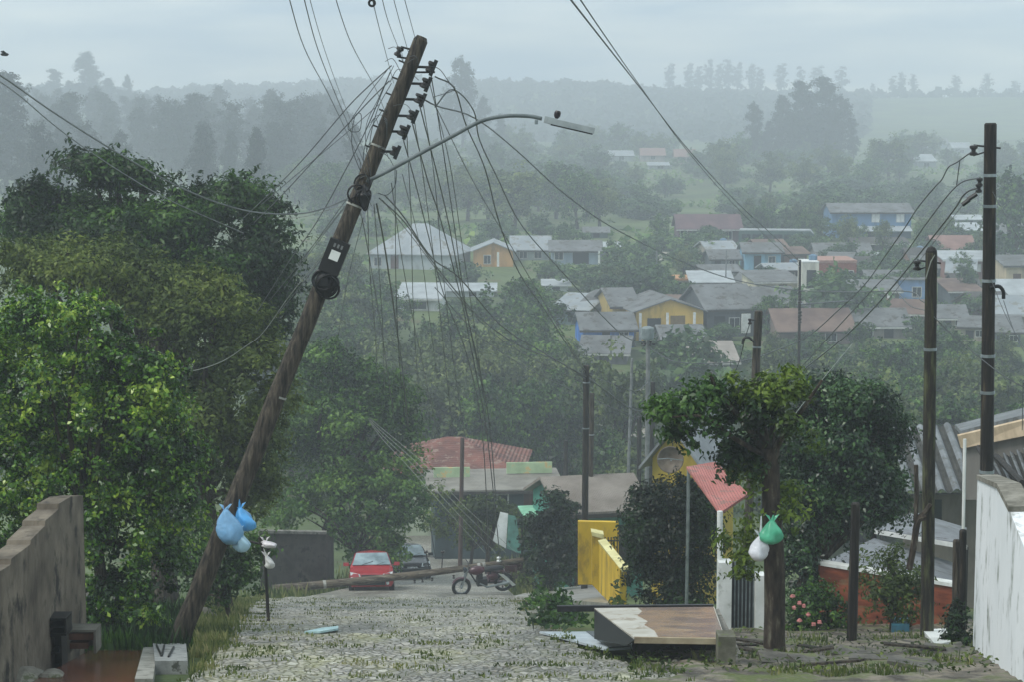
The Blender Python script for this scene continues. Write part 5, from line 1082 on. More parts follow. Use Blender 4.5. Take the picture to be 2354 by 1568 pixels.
wire('level cable from the thin black pole to the mossy pole', [(1839, 667, 110), (1950, 670, 88), (2074, 668, 50), (2118, 690, 34), (2135, 700, 28.2)], .014)
wire('second level cable branching below the mossy pole', [(2060, 668, 55), (2090, 700, 40), (2125, 712, 30), (2140, 720, 28.2), (2190, 770, 27), (2300, 860, 25), (2380, 905, 24)], .009)
wire('short cable from the thin black pole to the pale columned house', [(1839, 700, 110), (1900, 694, 112), (1962, 690, 116)], .02)
wire('pale wire rising from the cropped tree toward the valley', [(1776, 1030, 26.4), (1830, 950, 28), (1895, 868, 31), (1960, 790, 36)], .006, WIREP)
wire('dark service wire falling right from the conduit of the tall pole', [(2307, 690, 26.7), (2325, 745, 25.5), (2345, 790, 24.5), (2375, 850, 23)], .008)
wire('thin wire falling right from the middle of the tall pole', [(2278, 640, 26.7), (2310, 720, 25.5), (2354, 800, 24), (2380, 840, 23)], .006)
wire('thin wire running right from the upper part of the tall pole', [(2282, 440, 26.7), (2320, 510, 25), (2350, 560, 24), (2380, 610, 23)], .006)
wire('cable dropping from the pole behind the cropped tree', [(1724, 742, 45.8), (1712, 780, 46), (1700, 830, 47), (1680, 880, 48)], .01)
wire('thin dark upright cable at the right picture edge over the wood', [(2352, 880, 30), (2351, 930, 30), (2350, 990, 30)], .008)
for i, lab in enumerate(('leftmost', 'second', 'third', 'rightmost')):
    wire(f'{lab} of four pale wires running down from the slim grey pole', [(820, 918 + 5 * i, 81), (865, 985 - 6 * i + 8, 74.5), (935 + 12 * i, 1070 - 2 * i, 71.5), (1020 + 18 * i, 1165 + 2 * i, 69.5), (1115 + 24 * i, 1272, 68.8)], .005, WIREP)

ex = [[(970, 220), (1000, 420), (1020, 640), (1045, 850), (1070, 1010)], [(950, 260), (975, 420), (1003, 640), (1025, 850), (1040, 980)], [(985, 180), (1035, 380), (1062, 560), (1092, 760), (1118, 960)], [(900, 420), (925, 600), (955, 760), (985, 900), (1010, 1010)],
      [(860, 470), (870, 600), (880, 760), (884, 900)], [(935, 300), (945, 500), (950, 700), (960, 880)], [(1000, 240), (1090, 420), (1190, 590), (1290, 760), (1345, 852)], [(880, 460), (960, 560), (1060, 690), (1180, 800), (1340, 880)], [(845, 470), (850, 620), (862, 760), (868, 880)]]
for e_ in ex:
    n_ = len(e_); wire('thin grey drop wire in the tangle hanging from the leaning pole', [(x, y, Yp + (58 - Yp) * (i / (n_ - 1)) ** 1.1) for i, (x, y) in enumerate(e_)], .008)['group'] = 'thin drop wires below the leaning pole'
ex = [[(600, 470), (700, 385), (790, 310), (870, 240)], [(620, 690), (700, 590), (780, 480), (840, 400)], [(640, 720), (720, 620), (790, 520), (830, 450)], [(880, 250), (850, 300), (835, 360), (845, 410)], [(900, 190), (868, 250), (850, 330), (858, 400)]]
for e_ in ex:
    n_ = len(e_); wire('thin grey wire fanning out left from the leaning pole', [(x, y, (34 if n_ and e_[0][0] < 800 else Yp - .2) + (Yp - (34 if e_[0][0] < 800 else Yp - .2)) * (i / (n_ - 1))) for i, (x, y) in enumerate(e_)], .007)['group'] = 'thin wires left of the leaning pole'
# ---------------------------------------------------------------- red car
RED = M('red_car_paint', '#a33038', '#8f2930', .25, 2, spec=.6)
CY_ = 70.4
cg = G(846, 1367); cc0 = on(846, CY_, 1367)
def car(label, loc, rz, paint, name='parked_car'):
    t_ = thing(name, label, 'car', loc, rz, local=True)
    W = .82
    st_ = [(-1.86, .70, .28, .52), (-1.8, .78, .2, .66), (-1.5, .81, .18, .76), (-.95, W, .17, .90), (-.2, W, .17, .93), (1.0, W, .17, .95), (1.65, .80, .2, .95), (1.84, .74, .3, .86)]
    vs = []; nn = 0
    for y, wd, zb, zt in st_:
        pr = [(-wd * .9, zb), (-wd, zb + .12), (-wd * 1.0, zb + (zt - zb) * .6), (-wd * .95, zt - .06), (-wd * .8, zt), (0, zt + .03), (wd * .8, zt), (wd * .95, zt - .06), (wd, zb + (zt - zb) * .6), (wd, zb + .12), (wd * .9, zb)]
        nn = len(pr); vs += [(x, y, z) for x, z in pr]
    fs = [(i * nn + k, i * nn + (k + 1) % nn, (i + 1) * nn + (k + 1) % nn, (i + 1) * nn + k) for i in range(len(st_) - 1) for k in range(nn)]
    fs += [tuple(range(nn)), tuple(range((len(st_) - 1) * nn, len(st_) * nn))[::-1]]
    b = MB(); b.add(vs, fs)
    # cabin with pillars
    cs = [(-.98, .74, .90, .02), (-.30, .60, 1.36, .05), (.2, .60, 1.42, .05), (1.05, .60, 1.38, .05), (1.72, .70, .94, .02)]
    vs = []
    for y, wd, zt, cr_ in cs:
        lo = .86; pr = [(-.79, lo), (-wd - .02, max(zt - .06, lo + .01)), (-wd * .85, zt), (0, zt + cr_), (wd * .85, zt), (wd + .02, max(zt - .06, lo + .01)), (.79, lo)]
        vs += [(x, y, z) for x, z in pr]
    b.add(vs, [(i * 7 + k, i * 7 + k + 1, (i + 1) * 7 + k + 1, (i + 1) * 7 + k) for i in range(4) for k in range(6)] + [tuple(range(7)), tuple(range(28, 35))[::-1]])
    b.build('body', paint, t_, smooth=False)
    gl = M('windscreen', '#8fa3a8', '#5a6c72', .08, 1.5, spec=.8)
    MB().slab([(-.70, -.945, .955), (.70, -.945, .955), (.56, -.335, 1.375), (-.56, -.335, 1.375)], (0, -.012, .018)).build('windscreen', gl, t_)
    wp = MB(); wp.tube([(-.35, -.97, .96), (.05, -.80, 1.09)], .012, 5); wp.tube([(.2, -.97, .96), (.5, -.82, 1.06)], .012, 5); wp.build('wiper', BLACK, t_)
    for s in (-1, 1):
        MB().slab([(s * .785, -.75, .93), (s * .785, .95, .96), (s * .635, .9, 1.31), (s * .635, -.25, 1.31)], (s * .012, 0, .005)).build('side_window', GLASS, t_)
        MB().slab([(s * .38, -1.855, .50), (s * .74, -1.80, .52), (s * .77, -1.60, .72), (s * .42, -1.80, .64)], (0, -.03, .02)).build('headlight', M('headlight', '#c9d0d0', '#9ea8a8', .15, 4, spec=.7), t_)
        m_ = MB(); m_.box((s * .93, -.72, .99), (.2, .1, .13)); m_.tube([(s * .78, -.72, .95), (s * .88, -.72, .96)], .02, 5); m_.build('mirror', paint, t_)
        for y in (-1.22, 1.18):
            wh_ = MB(); wh_.lathe((s * .64, y, .29), (s, 0, 0), [(.2, 0), (.27, .01), (.29, .04), (.29, .15), (.27, .18), (.19, .19)], 20); wo = wh_.build('wheel', BLACK, t_)
            MB().lathe((s * .80, y, .29), (s, 0, 0), [(.18, 0), (.18, .02), (.1, .035), (.04, .04)], 14).build('rim', STEEL, wo)
        MB().lathe((s * .58, -1.84, .33), (0, -1, 0), [(.06, 0), (.06, .03), (.03, .035)], 10).build('fog_lamp', M('headlight', '#c9d0d0'), t_)
    MB().slab([(-.36, -1.865, .56), (.36, -1.865, .56), (.36, -1.85, .63), (-.36, -1.85, .63)], (0, -.02, 0)).build('grille', BLACK, t_)
    MB().box((0, -1.87, .33), (1.0, .05, .14)).build('lower_grille', BLACK, t_)
    MB().box((0, -1.905, .46), (.42, .015, .14)).build('license_plate', M('plate_white', '#cfd2d2', '#9aa0a2', .5, 12, thr=(.45, .55)), t_)
    MB().tube([(-.78, -1.8, .42), (-.5, -1.9, .42), (.5, -1.9, .42), (.78, -1.8, .42)], .05, 6).build('bumper', paint, t_)
    return t_
yb_ = CY_ + 1.85; x_ = XA(846, CY_, 1360)
c_ = car('red hatchback facing the camera behind the fallen pole', (x_, yb_, h(x_, yb_) + .0), R(4), RED)
c_.rotation_euler = (math.atan((h(0, 71) - h(0, 74)) / -3.0), 0, R(4))
x2 = XA(930, 80, 1290); c2_ = car('dark car mostly hidden by the thicket behind the red hatchback', (x2, 82, h(x2, 82)), R(10), M('black_car_paint', '#15191c', '#0e1113', .25, 2, spec=.6))
c2_.rotation_euler = (-.2, 0, R(10))
# ---------------------------------------------------------------- motorcycle
my = 67.3; mo = on(1110, my, 1370)
mt = thing('motorcycle', 'maroon motorcycle crushed under the fallen pole', 'motorcycle', mo, 0, local=True); mt.rotation_euler = (R(10), R(-4), R(12)); mt.scale = (1.2,) * 3; mt.location.z += .08
MAR = M('maroon_paint', '#4a1622', '#35101a', .3, 3, spec=.6)
for x in (-.62, .62):
    wr = MB().ring((x, 0, .28), (0, 1, 0), .24, .045, 22, 7).build('wheel', BLACK, mt)
    rm = MB(); rm.ring((x, 0, .28), (0, 1, 0), .19, .012, 20, 5); rm.lathe((x, -.06, .28), (0, 1, 0), [(.03, 0), (.04, .02), (.04, .1), (.03, .12)], 8)
    for i in range(10):
        a = i * math.pi / 5; rm.tube([(x, 0, .28), (x + .19 * math.cos(a), 0, .28 + .19 * math.sin(a))], .005, 4)
    rm.build('rim', STEEL, wr)
for s in (-1, 1): MB().tube([(-.62, s * .07, .28), (-.42, s * .07, .82)], .022, 6).build('fork', STEEL, mt)
fd = MB(); fd.slab([(-.62 + .30 * math.cos(a), -.05, .28 + .30 * math.sin(a)) for a in np.linspace(.5, 2.6, 9)] + [(-.62 + .28 * math.cos(a), -.05, .28 + .28 * math.sin(a)) for a in np.linspace(2.6, .5, 9)], (0, .1, 0)); fd.build('front_fender', MAR, mt)
MB().tube([(-.40, -.32, .98), (-.36, -.18, .93), (-.40, 0, .88), (-.36, .18, .93), (-.40, .32, .98)], .016, 6).build('handlebar', DKMET, mt)
MB().lathe((-.50, 0, .80), (-1, 0, .1), [(.04, -.06), (.09, 0), (.09, .03), (.02, .05)], 12).build('headlight', GLASS, mt)
MB().blob((-.15, 0, .74), (.26, .13, .13), 4, .04).build('fuel_tank', MAR, mt, smooth=True)
MB().blob((.32, 0, .75), (.34, .12, .06), 5, .03).build('seat', BLACK, mt, smooth=True)
fr = MB(); fr.tube([(-.42, 0, .82), (-.2, 0, .40), (.2, 0, .32), (.62, 0, .28)], .025, 6); fr.tube([(-.40, 0, .78), (.2, 0, .66), (.62, 0, .68)], .02, 6); fr.tube([(.2, 0, .32), (.25, 0, .66)], .02, 6); fr.build('frame', DKMET, mt)
eg = MB(); eg.box((-.02, 0, .38), (.3, .22, .2)); eg.box((-.08, 0, .54), (.16, .16, .16)); eg.build('engine', DKMET, mt)
MB().tube([(-.1, -.12, .38), (.1, -.14, .25), (.75, -.16, .32)], [.025, .03, .045], 8).build('exhaust', STEEL, mt)
MB().slab([(.45, -.13, .62), (.62, -.13, .56), (.95, -.13, .2), (.85, -.13, .18)], (0, .02, 0)).build('side_panel', WHITE, mt)
MB().blob((.3, -.1, .52), (.16, .05, .1), 6, .04).build('side_cover', MAR, mt, smooth=True)
# second motorcycle / wreckage heap behind
bp_ = thing('branch_pile', 'heap of broken branches and maroon sheet scraps beside the motorcycle', 'debris', on(1210, 68.5, 1350))
mb = MB(); rg = random.Random(9)
for i in range(80):
    a = P(rg.uniform(1165, 1260), rg.uniform(1305, 1362), 68.6 + rg.uniform(-.6, .8)); d = Vector((rg.uniform(-1, 1), rg.uniform(-.5, .5), rg.uniform(-.35, .9))).normalized() * rg.uniform(.2, .7)
    mb.tube([a, a + d], [rg.uniform(.01, .03), .006], 5)
mb.build('branches', BARK, bp_)
mb = MB()
for i in range(14):
    a = P(rg.uniform(1120, 1200), rg.uniform(1300, 1345), 68.8 + rg.uniform(0, .8)); Mx = Matrix.Rotation(rg.uniform(0, 3), 3, (rg.random(), rg.random(), rg.random())); mb.box(a, (rg.uniform(.3, .6), rg.uniform(.15, .3), .04), Mx)
mb.build('sheet_scraps', MAR, bp_)
pos = np.array([P(rg.uniform(1190, 1265), rg.uniform(1320, 1368), 68.2 + rg.uniform(-.6, .6)) for _ in range(500)]) - np.array(ORI[bp_]); nor = rng.normal(size=pos.shape)
linkmesh('dead_leaves', leaf_mesh('dead_leaves', pos, nor, .14, .08, rng, LF_OLIVE), bp_)
# white and green sheet leaning by the bushes
t_ = thing('sheet_panel', 'white and green sheet leaning against the bushes at the street bottom', 'panel', on(1165, 80, 1260))
MB().slab([P(1150, 1178, 80), P(1168, 1182, 80), P(1163, 1262, 79.5), P(1133, 1245, 79.5)], (0, .03, 0)).build('white_half', WHITE, t_)
MB().slab([P(1168, 1185, 80), P(1186, 1188, 80), P(1200, 1275, 79.3), P(1165, 1262, 79.3)], (0, .03, 0)).build('green_half', M('green_sheet', '#4d7f73', '#3b655b', .6, 3), t_)
# ---------------------------------------------------------------- bags
def bag(label, knot, c, rx, rz, Y, col, name='plastic_bag', seed=1, tail=None, handle=True):
    pk, pc = P(*knot, Y), P(*c, Y); k = mpp(Y, c[1]); t_ = thing(name, label, 'bag', pc)
    m_ = M('plastic_' + col.strip('#'), col, tuple(min(1, a * .8 + .02) for a in lin(col)), .3, 6, spec=.5, bump=.5, bscale=7, bdist=.05)
    ax_ = pk - pc; ln = ax_.length; mb = MB(); n = 18; prof = []; rg = random.Random(seed); m = 12
    ph = [rg.uniform(0, 6) for _ in range(6)]; vs = []
    for i in range(m + 1):
        s = i / m
        rad = (math.sin(min(1, s * 1.25 + .02) * math.pi * .62 + .35) if s < .55 else 1) if False else None
        # s=0 bottom, s=1 knot
        zz_ = -rz * k + (rz * k + ln) * s
        rad = rx * k * (math.sin(math.pi * min(.985, max(.12, s ** .55))) ** .7) + .008
        ctr = pc + ax_.normalized() * zz_ if s > .3 else pc + Vector((0, 0, 1)) * zz_ * .85 + ax_.normalized() * zz_ * .15
        for q in range(n):
            a = 2 * math.pi * q / n; w_ = 1 + .12 * math.sin(2 * a + ph[3] + 7 * s) + (.12 + .14 * s) * math.sin(5 * a + ph[0] + s * 4) + .06 * math.sin(9 * a + ph[1]) + .05 * math.sin(3 * a + ph[2] + 4 * s)
            vs.append(ctr + Vector((math.cos(a) * rad * w_, math.sin(a) * rad * .8 * w_, 0)))
    mb.add(vs, [(i * n + q, i * n + (q + 1) % n, (i + 1) * n + (q + 1) % n, (i + 1) * n + q) for i in range(m) for q in range(n)] + [tuple(range(n))[::-1], tuple(range(m * n, m * n + n))])
    mb.build('sack', m_, t_, smooth=True)
    for e_ in (-1, 1): MB().slab([pk + Vector((e_ * .01, -.01, -.03)), pk + Vector((e_ * .05, -.02, .03)), pk + Vector((e_ * .085, -.01, .075)), pk + Vector((e_ * .03, 0, .05))], (0, .012, 0)).build('tied_ear', m_, t_)
    if handle and tail: MB().tube(spline([pk, P(*tail, Y)], 4), [.018, .016, .012, .01, .008], 6).build('handle', m_, t_)
    return t_
YB_ = lp(1210).y - .32
bag('pale blue bag with twisted neck hung on the front of the leaning pole', (519, 1172), (531, 1218), 27, 34, YB_, '#79add6', seed=3, tail=(530, 1160))
bag('bright blue bag hung on the right side of the leaning pole', (551, 1168), (563, 1196), 20, 26, YB_ + .25, '#55aae8', seed=4, tail=(549, 1140))
bag('small whitish blue bag dangling lowest on the leaning pole', (546, 1222), (556, 1250), 15, 20, YB_, '#a9cfe2', seed=5, tail=(540, 1205))
YB2 = 34
wb_ = bag('white bag hung on a stick in front of the dark grey wall', (609, 1244), (619, 1252), 15, 9, YB2, '#d5d0d3', seed=6, tail=(600, 1248))
bag('small white bag hung below on the same stick by the grey wall', (612, 1278), (620, 1294), 9, 14, YB2, '#d6d6d4', seed=7, tail=(606, 1262))
stk = thing('stick', 'dark forked stick holding two white bags before the grey wall', 'stick', on(612, YB2 + .1))
MB().tube(spline([on(614, YB2 + .1), P(610, 1300, YB2 + .1), P(604, 1262, YB2 + .1), P(596, 1236, YB2 + .1)], 4), [.03] * 13, 7).build('stem', WOODD, stk)
MB().tube(spline([P(606, 1270, YB2 + .1), P(620, 1258, YB2 + .05), P(575, 1246, YB2 + .2)], 4), .02, 6).build('fork', WOODD, stk)
ytb = YS - .27
bag('white carrier bag hanging on the left of the cropped tree trunk', (1749, 1232), (1744, 1264), 19, 26, ytb, '#dcdfe6', seed=8, tail=(1750, 1188))
bag('green carrier bag hanging on the front of the cropped tree trunk', (1775, 1197), (1774, 1226), 23, 25, ytb - .02, '#4fb48d', seed=9, tail=(1778, 1185))
# ---------------------------------------------------------------- fallen panel on the right
RUSTP = M('stained_white_panel', '#b8925c', '#92683a', .2, 1.2, (1, 1, 1), c3='#6b4320', s3=1.3, t3=(.42, .56), spec=.6)
pa, pb_, pc_, pd = P(1366, 1399, 26.4), P(1642, 1396, 26.4), P(1668, 1470, 22.6), P(1458, 1467, 22.6)
t_ = thing('shelter_top', 'big rust stained white slab tilted on a concrete block', 'slab', on(1540, 25.5))
MB().slab([pa, pb_, pc_, pd], (0, .02, -.04)).build('top_sheet', M('pale_wet_sheet', '#d6d2c6', '#b9b2a2', .25, 1.5, spec=.6, c3='#9a8a70', s3=2.5), t_)
qs = lambda u, v: (pa.lerp(pb_, u)).lerp(pd.lerp(pc_, u), v) + Vector((0, 0, .005))
MB().slab([qs(.36, .02), qs(.99, .02), qs(.99, .98), qs(.27, .98), qs(.30, .8), qs(.26, .62), qs(.33, .5), qs(.29, .3), qs(.37, .15)], (0, 0, .003)).build('rust_stain', RUSTP, t_)
MB().slab([pd + Vector((0, -.01, .005)), pc_ + Vector((0, -.01, .005)), pc_ + Vector((0, -.01, -.065)), pd + Vector((0, -.01, -.065))], (0, .04, 0)).build('front_rim', M('cream_rim', '#b5a98f', '#7d705a', .7, 2), t_)
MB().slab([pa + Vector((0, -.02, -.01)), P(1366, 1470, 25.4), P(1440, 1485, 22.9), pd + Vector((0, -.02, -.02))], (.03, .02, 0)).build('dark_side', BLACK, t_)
MB().slab([pa + Vector((-.5, .1, .0)), pb_ + Vector((0, .1, .0)), pb_ + Vector((0, .1, -.08)), pa + Vector((-.5, .1, -.08))], (0, .06, 0)).build('rear_edge', DKMET, t_)
MB().slab([P(1455, 1455, 24.4), P(1662, 1455, 24.4), P(1662, 1560, 24.4), P(1455, 1560, 24.4)], (0, .15, 0)).build('shade_backing', M('cavity_shade', '#4b453c', '#2b2722', .9, 4, bump=.5), t_)  # added wall, coloured dark to deepen the shade under the slab
blk = thing('concrete_block', 'mossy concrete block propping the right end of the stained slab', 'block', on(1672, 22.4))
bz = on(1672, 22.4); MB().box((bz.x, 22.4, bz.z + .02), (.2, .3, .75)).build('block', M('mossy_concrete', '#77766a', '#56564a', .9, 4, c3='#5d6840', s3=6, bump=.5), blk)
MB().slab([P(1640, 1402, 26.3), P(1652, 1400, 26.3), P(1716, 1528, 22.8), P(1690, 1532, 22.8)], (0, .08, -.05)).build('leaning_slab', CONC, blk)
# sheets on the street
t_ = thing('metal_sheet', 'crumpled white sheet lying flat on the cobbles', 'sheet', G(1350, 1490))
q = [G(1240, 1468), G(1460, 1468), G(1462, 1506), G(1392, 1510)]; q = [Vector((p.x, p.y, p.z + .1)) for p in q]
MB().slab([q[0], q[1], q[2], q[3]], (0, 0, -.03)).build('white_sheet', M('wet_white_sheet', '#c6d0d6', '#a4b0b8', .35, 2, bump=.4, bscale=3, bdist=.05), t_)
q = [G(1348, 1469), G(1404, 1469), G(1450, 1506), G(1398, 1510)]; q = [Vector((p.x, p.y, p.z + .115)) for p in q]
MB().slab(q, (0, 0, -.01)).build('dark_strip', M('dark_strip', '#4a5258', '#353c41', .4, 2), t_)
tag(MB().slab([Vector((p.x, p.y, p.z + .09)) for p in (G(700, 1471), G(738, 1462), G(778, 1457), G(778, 1463), G(735, 1471))], (0, 0, .03)).build('cloth_strip', M('pale_cyan_cloth', '#b9d6d8', '#98b9bc', .6, 3), None, org=G(740, 1465)), 'pale cyan cloth strip lying on the cobbles', 'cloth')
tag(MB().slab([Vector((p.x, p.y, p.z + .06)) for p in (G(2045, 1445), G(2085, 1438), G(2090, 1462), G(2050, 1466))], (0, 0, .12)).build('plastic_tray', M('teal_plastic', '#2f7388', '#23586a', .4, 3), None, org=G(2065, 1455)), 'teal plastic tray lying under the scruffy bush', 'tray')
rub = MB(); tb_ = thing('rubble_slab', 'broken white tile slab near the foot of the white wall', 'rubble', G(2160, 1490)); rub.slab([Vector((p.x, p.y, p.z + .14)) for p in (G(2120, 1470), G(2180, 1466), G(2185, 1500), G(2150, 1508))], (.02, 0, -.12)); rub.build('slab', WHITE, tb_)
# ---------------------------------------------------------------- bottom left yard
t_ = thing('tiled_step', 'wet orange tiled slab with pale kerb in the bottom left corner', 'step', G(230, 1555))
q = [G(205, 1500), G(330, 1500), G(312, 1575), G(70, 1575)]; q = [Vector((p.x, p.y, p.z + .02)) for p in q]
MB().slab(q, (0, 0, -.4)).build('tiles', M('wet_orange_tile', '#743c26', '#4f2a1c', .2, 2.5, spec=.6, c3='#52352a', s3=2.5), t_)
q = [G(330, 1499), G(362, 1497), G(352, 1575), G(310, 1575)]; q = [Vector((p.x, p.y, p.z + .06)) for p in q]
MB().slab(q, (0, 0, -.5)).build('kerb', M('pale_kerb', '#a3a29b', '#83827a', .6, 5, c3='#5d5f55', s3=4), t_)
t_ = thing('kerb_block', 'white painted kerb block at the base of the leaning pole', 'block', G(400, 1535))
q = [G(352, 1497), G(428, 1497), G(432, 1540), G(356, 1540)]; q = [Vector((p.x, p.y, p.z + .1)) for p in q]
kbk = MB().slab(q, (0, 0, -.4)).build('block', M('chipped_white', '#a5a8a6', '#7d807f', .7, 4, c3='#4f514b', s3=4, t3=(.55, .62)), t_)
mv = MB()
for a, b in (((360, 1503), (372, 1530)), ((372, 1530), (378, 1504)), ((400, 1508), (388, 1532))):
    a, b = G(*a), G(*b); mv.tube([a + Vector((0, 0, .11)), b + Vector((0, 0, .11))], .014, 5)
mv.build('painted_marks', BLACK, t_)
t_ = thing('crate', 'black box stack leaning on the stained wall, lower box open', 'crate', G(115, 1545))
Yc = 22.6
for (a, b, c, d_, nm) in ((92, 1462, 140, 1545, 'lower_box'), (98, 1425, 150, 1460, 'upper_box')):
    p0, p1 = P(a, b, Yc), P(c, d_, Yc); mb = MB(); cx3 = (p0 + p1) / 2; w3, h3 = p1.x - p0.x, p0.z - p1.z
    mb.box(cx3 + Vector((0, .3, 0)), (w3, .03, h3)); mb.box(cx3 + Vector((-w3 / 2, .15, 0)), (.03, .3, h3)); mb.box(cx3 + Vector((w3 / 2, .15, 0)), (.03, .3, h3)); mb.box(cx3 + Vector((0, .15, -h3 / 2)), (w3 + .03, .32, .03)); mb.box(cx3 + Vector((0, .15, h3 / 2)), (w3 + .03, .32, .03)); mb.box(cx3 + Vector((0, .15, 0)), (w3, .3, .02)); mb.build(nm, BLACK, t_)
t_ = thing('wooden_box', 'small broken brown drawer unit beside the black box stack', 'box', G(185, 1500))
p0, p1 = P(152, 1452, 23.5), P(222, 1500, 23.5); cx3 = (p0 + p1) / 2; w3, h3 = p1.x - p0.x, p0.z - p1.z
mb = MB(); mb.box(cx3 + Vector((0, .15, h3 / 2)), (w3, .3, .03)); mb.box(cx3 + Vector((-w3 / 2 + .02, .15, -.02)), (.03, .3, h3)); mb.box(cx3 + Vector((w3 / 2 - .02, .15, -.02)), (.03, .3, h3)); mb.box(cx3 + Vector((0, .29, 0)), (w3, .02, h3)); mb.build('carcass', M('grey_board', '#77756c', '#5a5850', .8, 3), t_)
mb = MB(); mb.box(cx3 + Vector((0, .1, h3 * .22)), (w3 * .86, .2, h3 * .3)); mb.box(cx3 + Vector((-.03, .08, -h3 * .2)), (w3 * .6, .2, h3 * .26)); mb.build('drawer', DOORM, t_)
# rocks and rubble
ROCK = M('rubble_stone', '#918e84', '#66635a', .85, 3, bump=.5, bscale=8, c3='#5d6148', s3=4)
rg = random.Random(21)
def rock(label, px, py, rx, rz, group=None, mat=None, seed=None, dz=0):
    p = G(px, py); k = mpp(p.y, py); o = MB().blob(p + Vector((0, 0, rz * k * .35 + dz)), (rx * k, rx * k * .8, rz * k), seed or rg.randrange(999), .22, 12, 8, 1.2).build('rock', mat or ROCK, None, org=p); tag(o, label, 'rock', group)
rock('flat pale stone slab under the dark thicket left of the pole', 378, 1432, 34, 12)
rock('pale grey stone right behind the leaning pole foot', 470, 1420, 30, 14)
rock('reddish stone on the left verge where the street narrows', 528, 1388, 16, 9, mat=M('red_stone', '#8d6d5e', '#6b5145', .9, 4))
rock('pale stone in the very bottom left corner', 60, 1562, 60, 16)
rock('pale boulder at the bottom edge right of the first', 120, 1562, 34, 14)
rock('dark flat stone slab on the muddy pavement below the dark post', 1990, 1518, 62, 9, mat=M('dark_stone', '#55534c', '#3a3933', .8, 4))
rock('long broken pavement slab left of the dark flat stone', 1890, 1540, 60, 10, mat=M('dark_stone', '#55534c'))
for i in range(34):
    rock('small loose stone in the rubble on the right pavement', rg.uniform(1690, 2240), rg.uniform(1475, 1560), rg.uniform(4, 11), rg.uniform(3, 7), 'stones on the right pavement')
for i in range(22):
    rock('small rubble stone in the gap under the stained slab', rg.uniform(1470, 1650), rg.uniform(1505, 1545), rg.uniform(6, 14), rg.uniform(5, 10), 'rubble under the stained slab')
for i in range(24):
    rock('kerb stone along the grassy left edge of the street', 470 + i * 5 + rg.uniform(-12, 12), 1560 - i * 8 + rg.uniform(-6, 6), rg.uniform(5, 12), rg.uniform(3, 6), 'kerb stones on the left street edge')
# roses
pk = M('pink_petals', '#c98a86', '#a8605f', .6, 6)
for i, (px, py) in enumerate(((1838, 1388), (1848, 1394), (1826, 1398), (1858, 1414), (1838, 1428), (1870, 1436), (1884, 1432), (1822, 1372))):
    p = P(px, py, 29.9); o = MB().blob(p, (.035, .03, .03), i, .25, 10, 7).build('rose', pk, None, org=p); tag(o, 'pink rose bloom on the low bush at the brick wall', 'flower', 'pink rose blooms')
# fallen leafy branches on the street
def litter(label, px, py, rx, ry, n, mat, seed, Ln=.14, hgt=.25):
    rr_ = np.random.default_rng(seed); c = G(px, py); t_ = thing('fallen_branch', label, 'branch', c); pos = []
    for i in range(n):
        a, b = rr_.normal() * .45, rr_.normal() * .45; p = G(px + a * rx, py + b * ry); pos.append((p.x - c.x, p.y - c.y, p.z - c.z + .15 + abs(rr_.normal()) * hgt * max(.1, 1 - abs(a))))
    pos = np.array(pos); nor = rr_.normal(size=pos.shape) * .7; nor[:, 2] += .6
    linkmesh('leaves', leaf_mesh('leaves', pos, nor, Ln, Ln * .5, rr_, mat), t_)
    mb = MB(); l_, r2 = G(px - rx * .8, py), G(px + rx * .8, py - ry * .2)
    mb.tube(spline([l_ + Vector((0, 0, .2)), c + Vector((0, 0, .28)), r2 + Vector((0, 0, .2))], 5), .02, 5); mb.build('twig', BARK, t_)
litter('leafy branch lying on the street left of the stained slab', 1290, 1448, 62, 20, 700, LF_MID, 1)
litter('leafy twigs on the driveway edge behind the first fallen branch', 1245, 1412, 45, 12, 260, LF_MID, 2)
litter('flattened leafy twigs at the street foot beside the white sheet', 1420, 1440, 30, 10, 160, LF_OLIVE, 4)
# bird
t_ = P(11, 124, 60); b = MB(); b.blob(t_, (.13, .05, .05), 2, .1); b.slab([t_ + Vector((-.05, 0, .02)), t_ + Vector((.06, 0, .02)), t_ + Vector((.0, -.1, .1)), t_ + Vector((-.1, -.1, .08))], (0, 0, .01)); b.slab([t_ + Vector((-.1, 0, 0)), t_ + Vector((-.2, .03, .01)), t_ + Vector((-.2, -.03, .01))], (0, 0, .01))
tag(b.build('bird', BLACK, None, org=t_), 'small dark bird in the sky near the left edge', 'bird')
pos = []
while len(pos) < 1300:
    p = G(rg.uniform(1440, 2354), rg.uniform(1440, 1566)); pos.append((p.x, p.y, p.z + .08 + rg.uniform(0, .05)))
pos = np.array(pos); nor = rng.normal(size=pos.shape) * .4; nor[:, 2] += .9
o = linkmesh('fallen_leaves', leaf_mesh('fallen_leaves', pos, nor, .07, .04, rng, LF_OLIVE), None); tag(o, 'leaf litter on the muddy right pavement', 'leaves', kind='stuff')
for i in range(7):
    px, py = rg.uniform(1730, 2180), rg.uniform(1480, 1550); p = G(px, py) + Vector((0, 0, .1)); d = Vector((rg.uniform(-1, 1), rg.uniform(-.5, .5), 0)).normalized() * rg.uniform(.35, .8); e = p + d; e.z = h(e.x, e.y) + rg.uniform(.08, .2)
    fz = frame_to(e - p); o = MB().box((p + e) / 2, (.1, .025, (e - p).length), fz).build('plank', WOOD, None, org=p); tag(o, 'weathered plank lying in the rubble on the right pavement', 'plank', 'planks in the right pavement rubble')
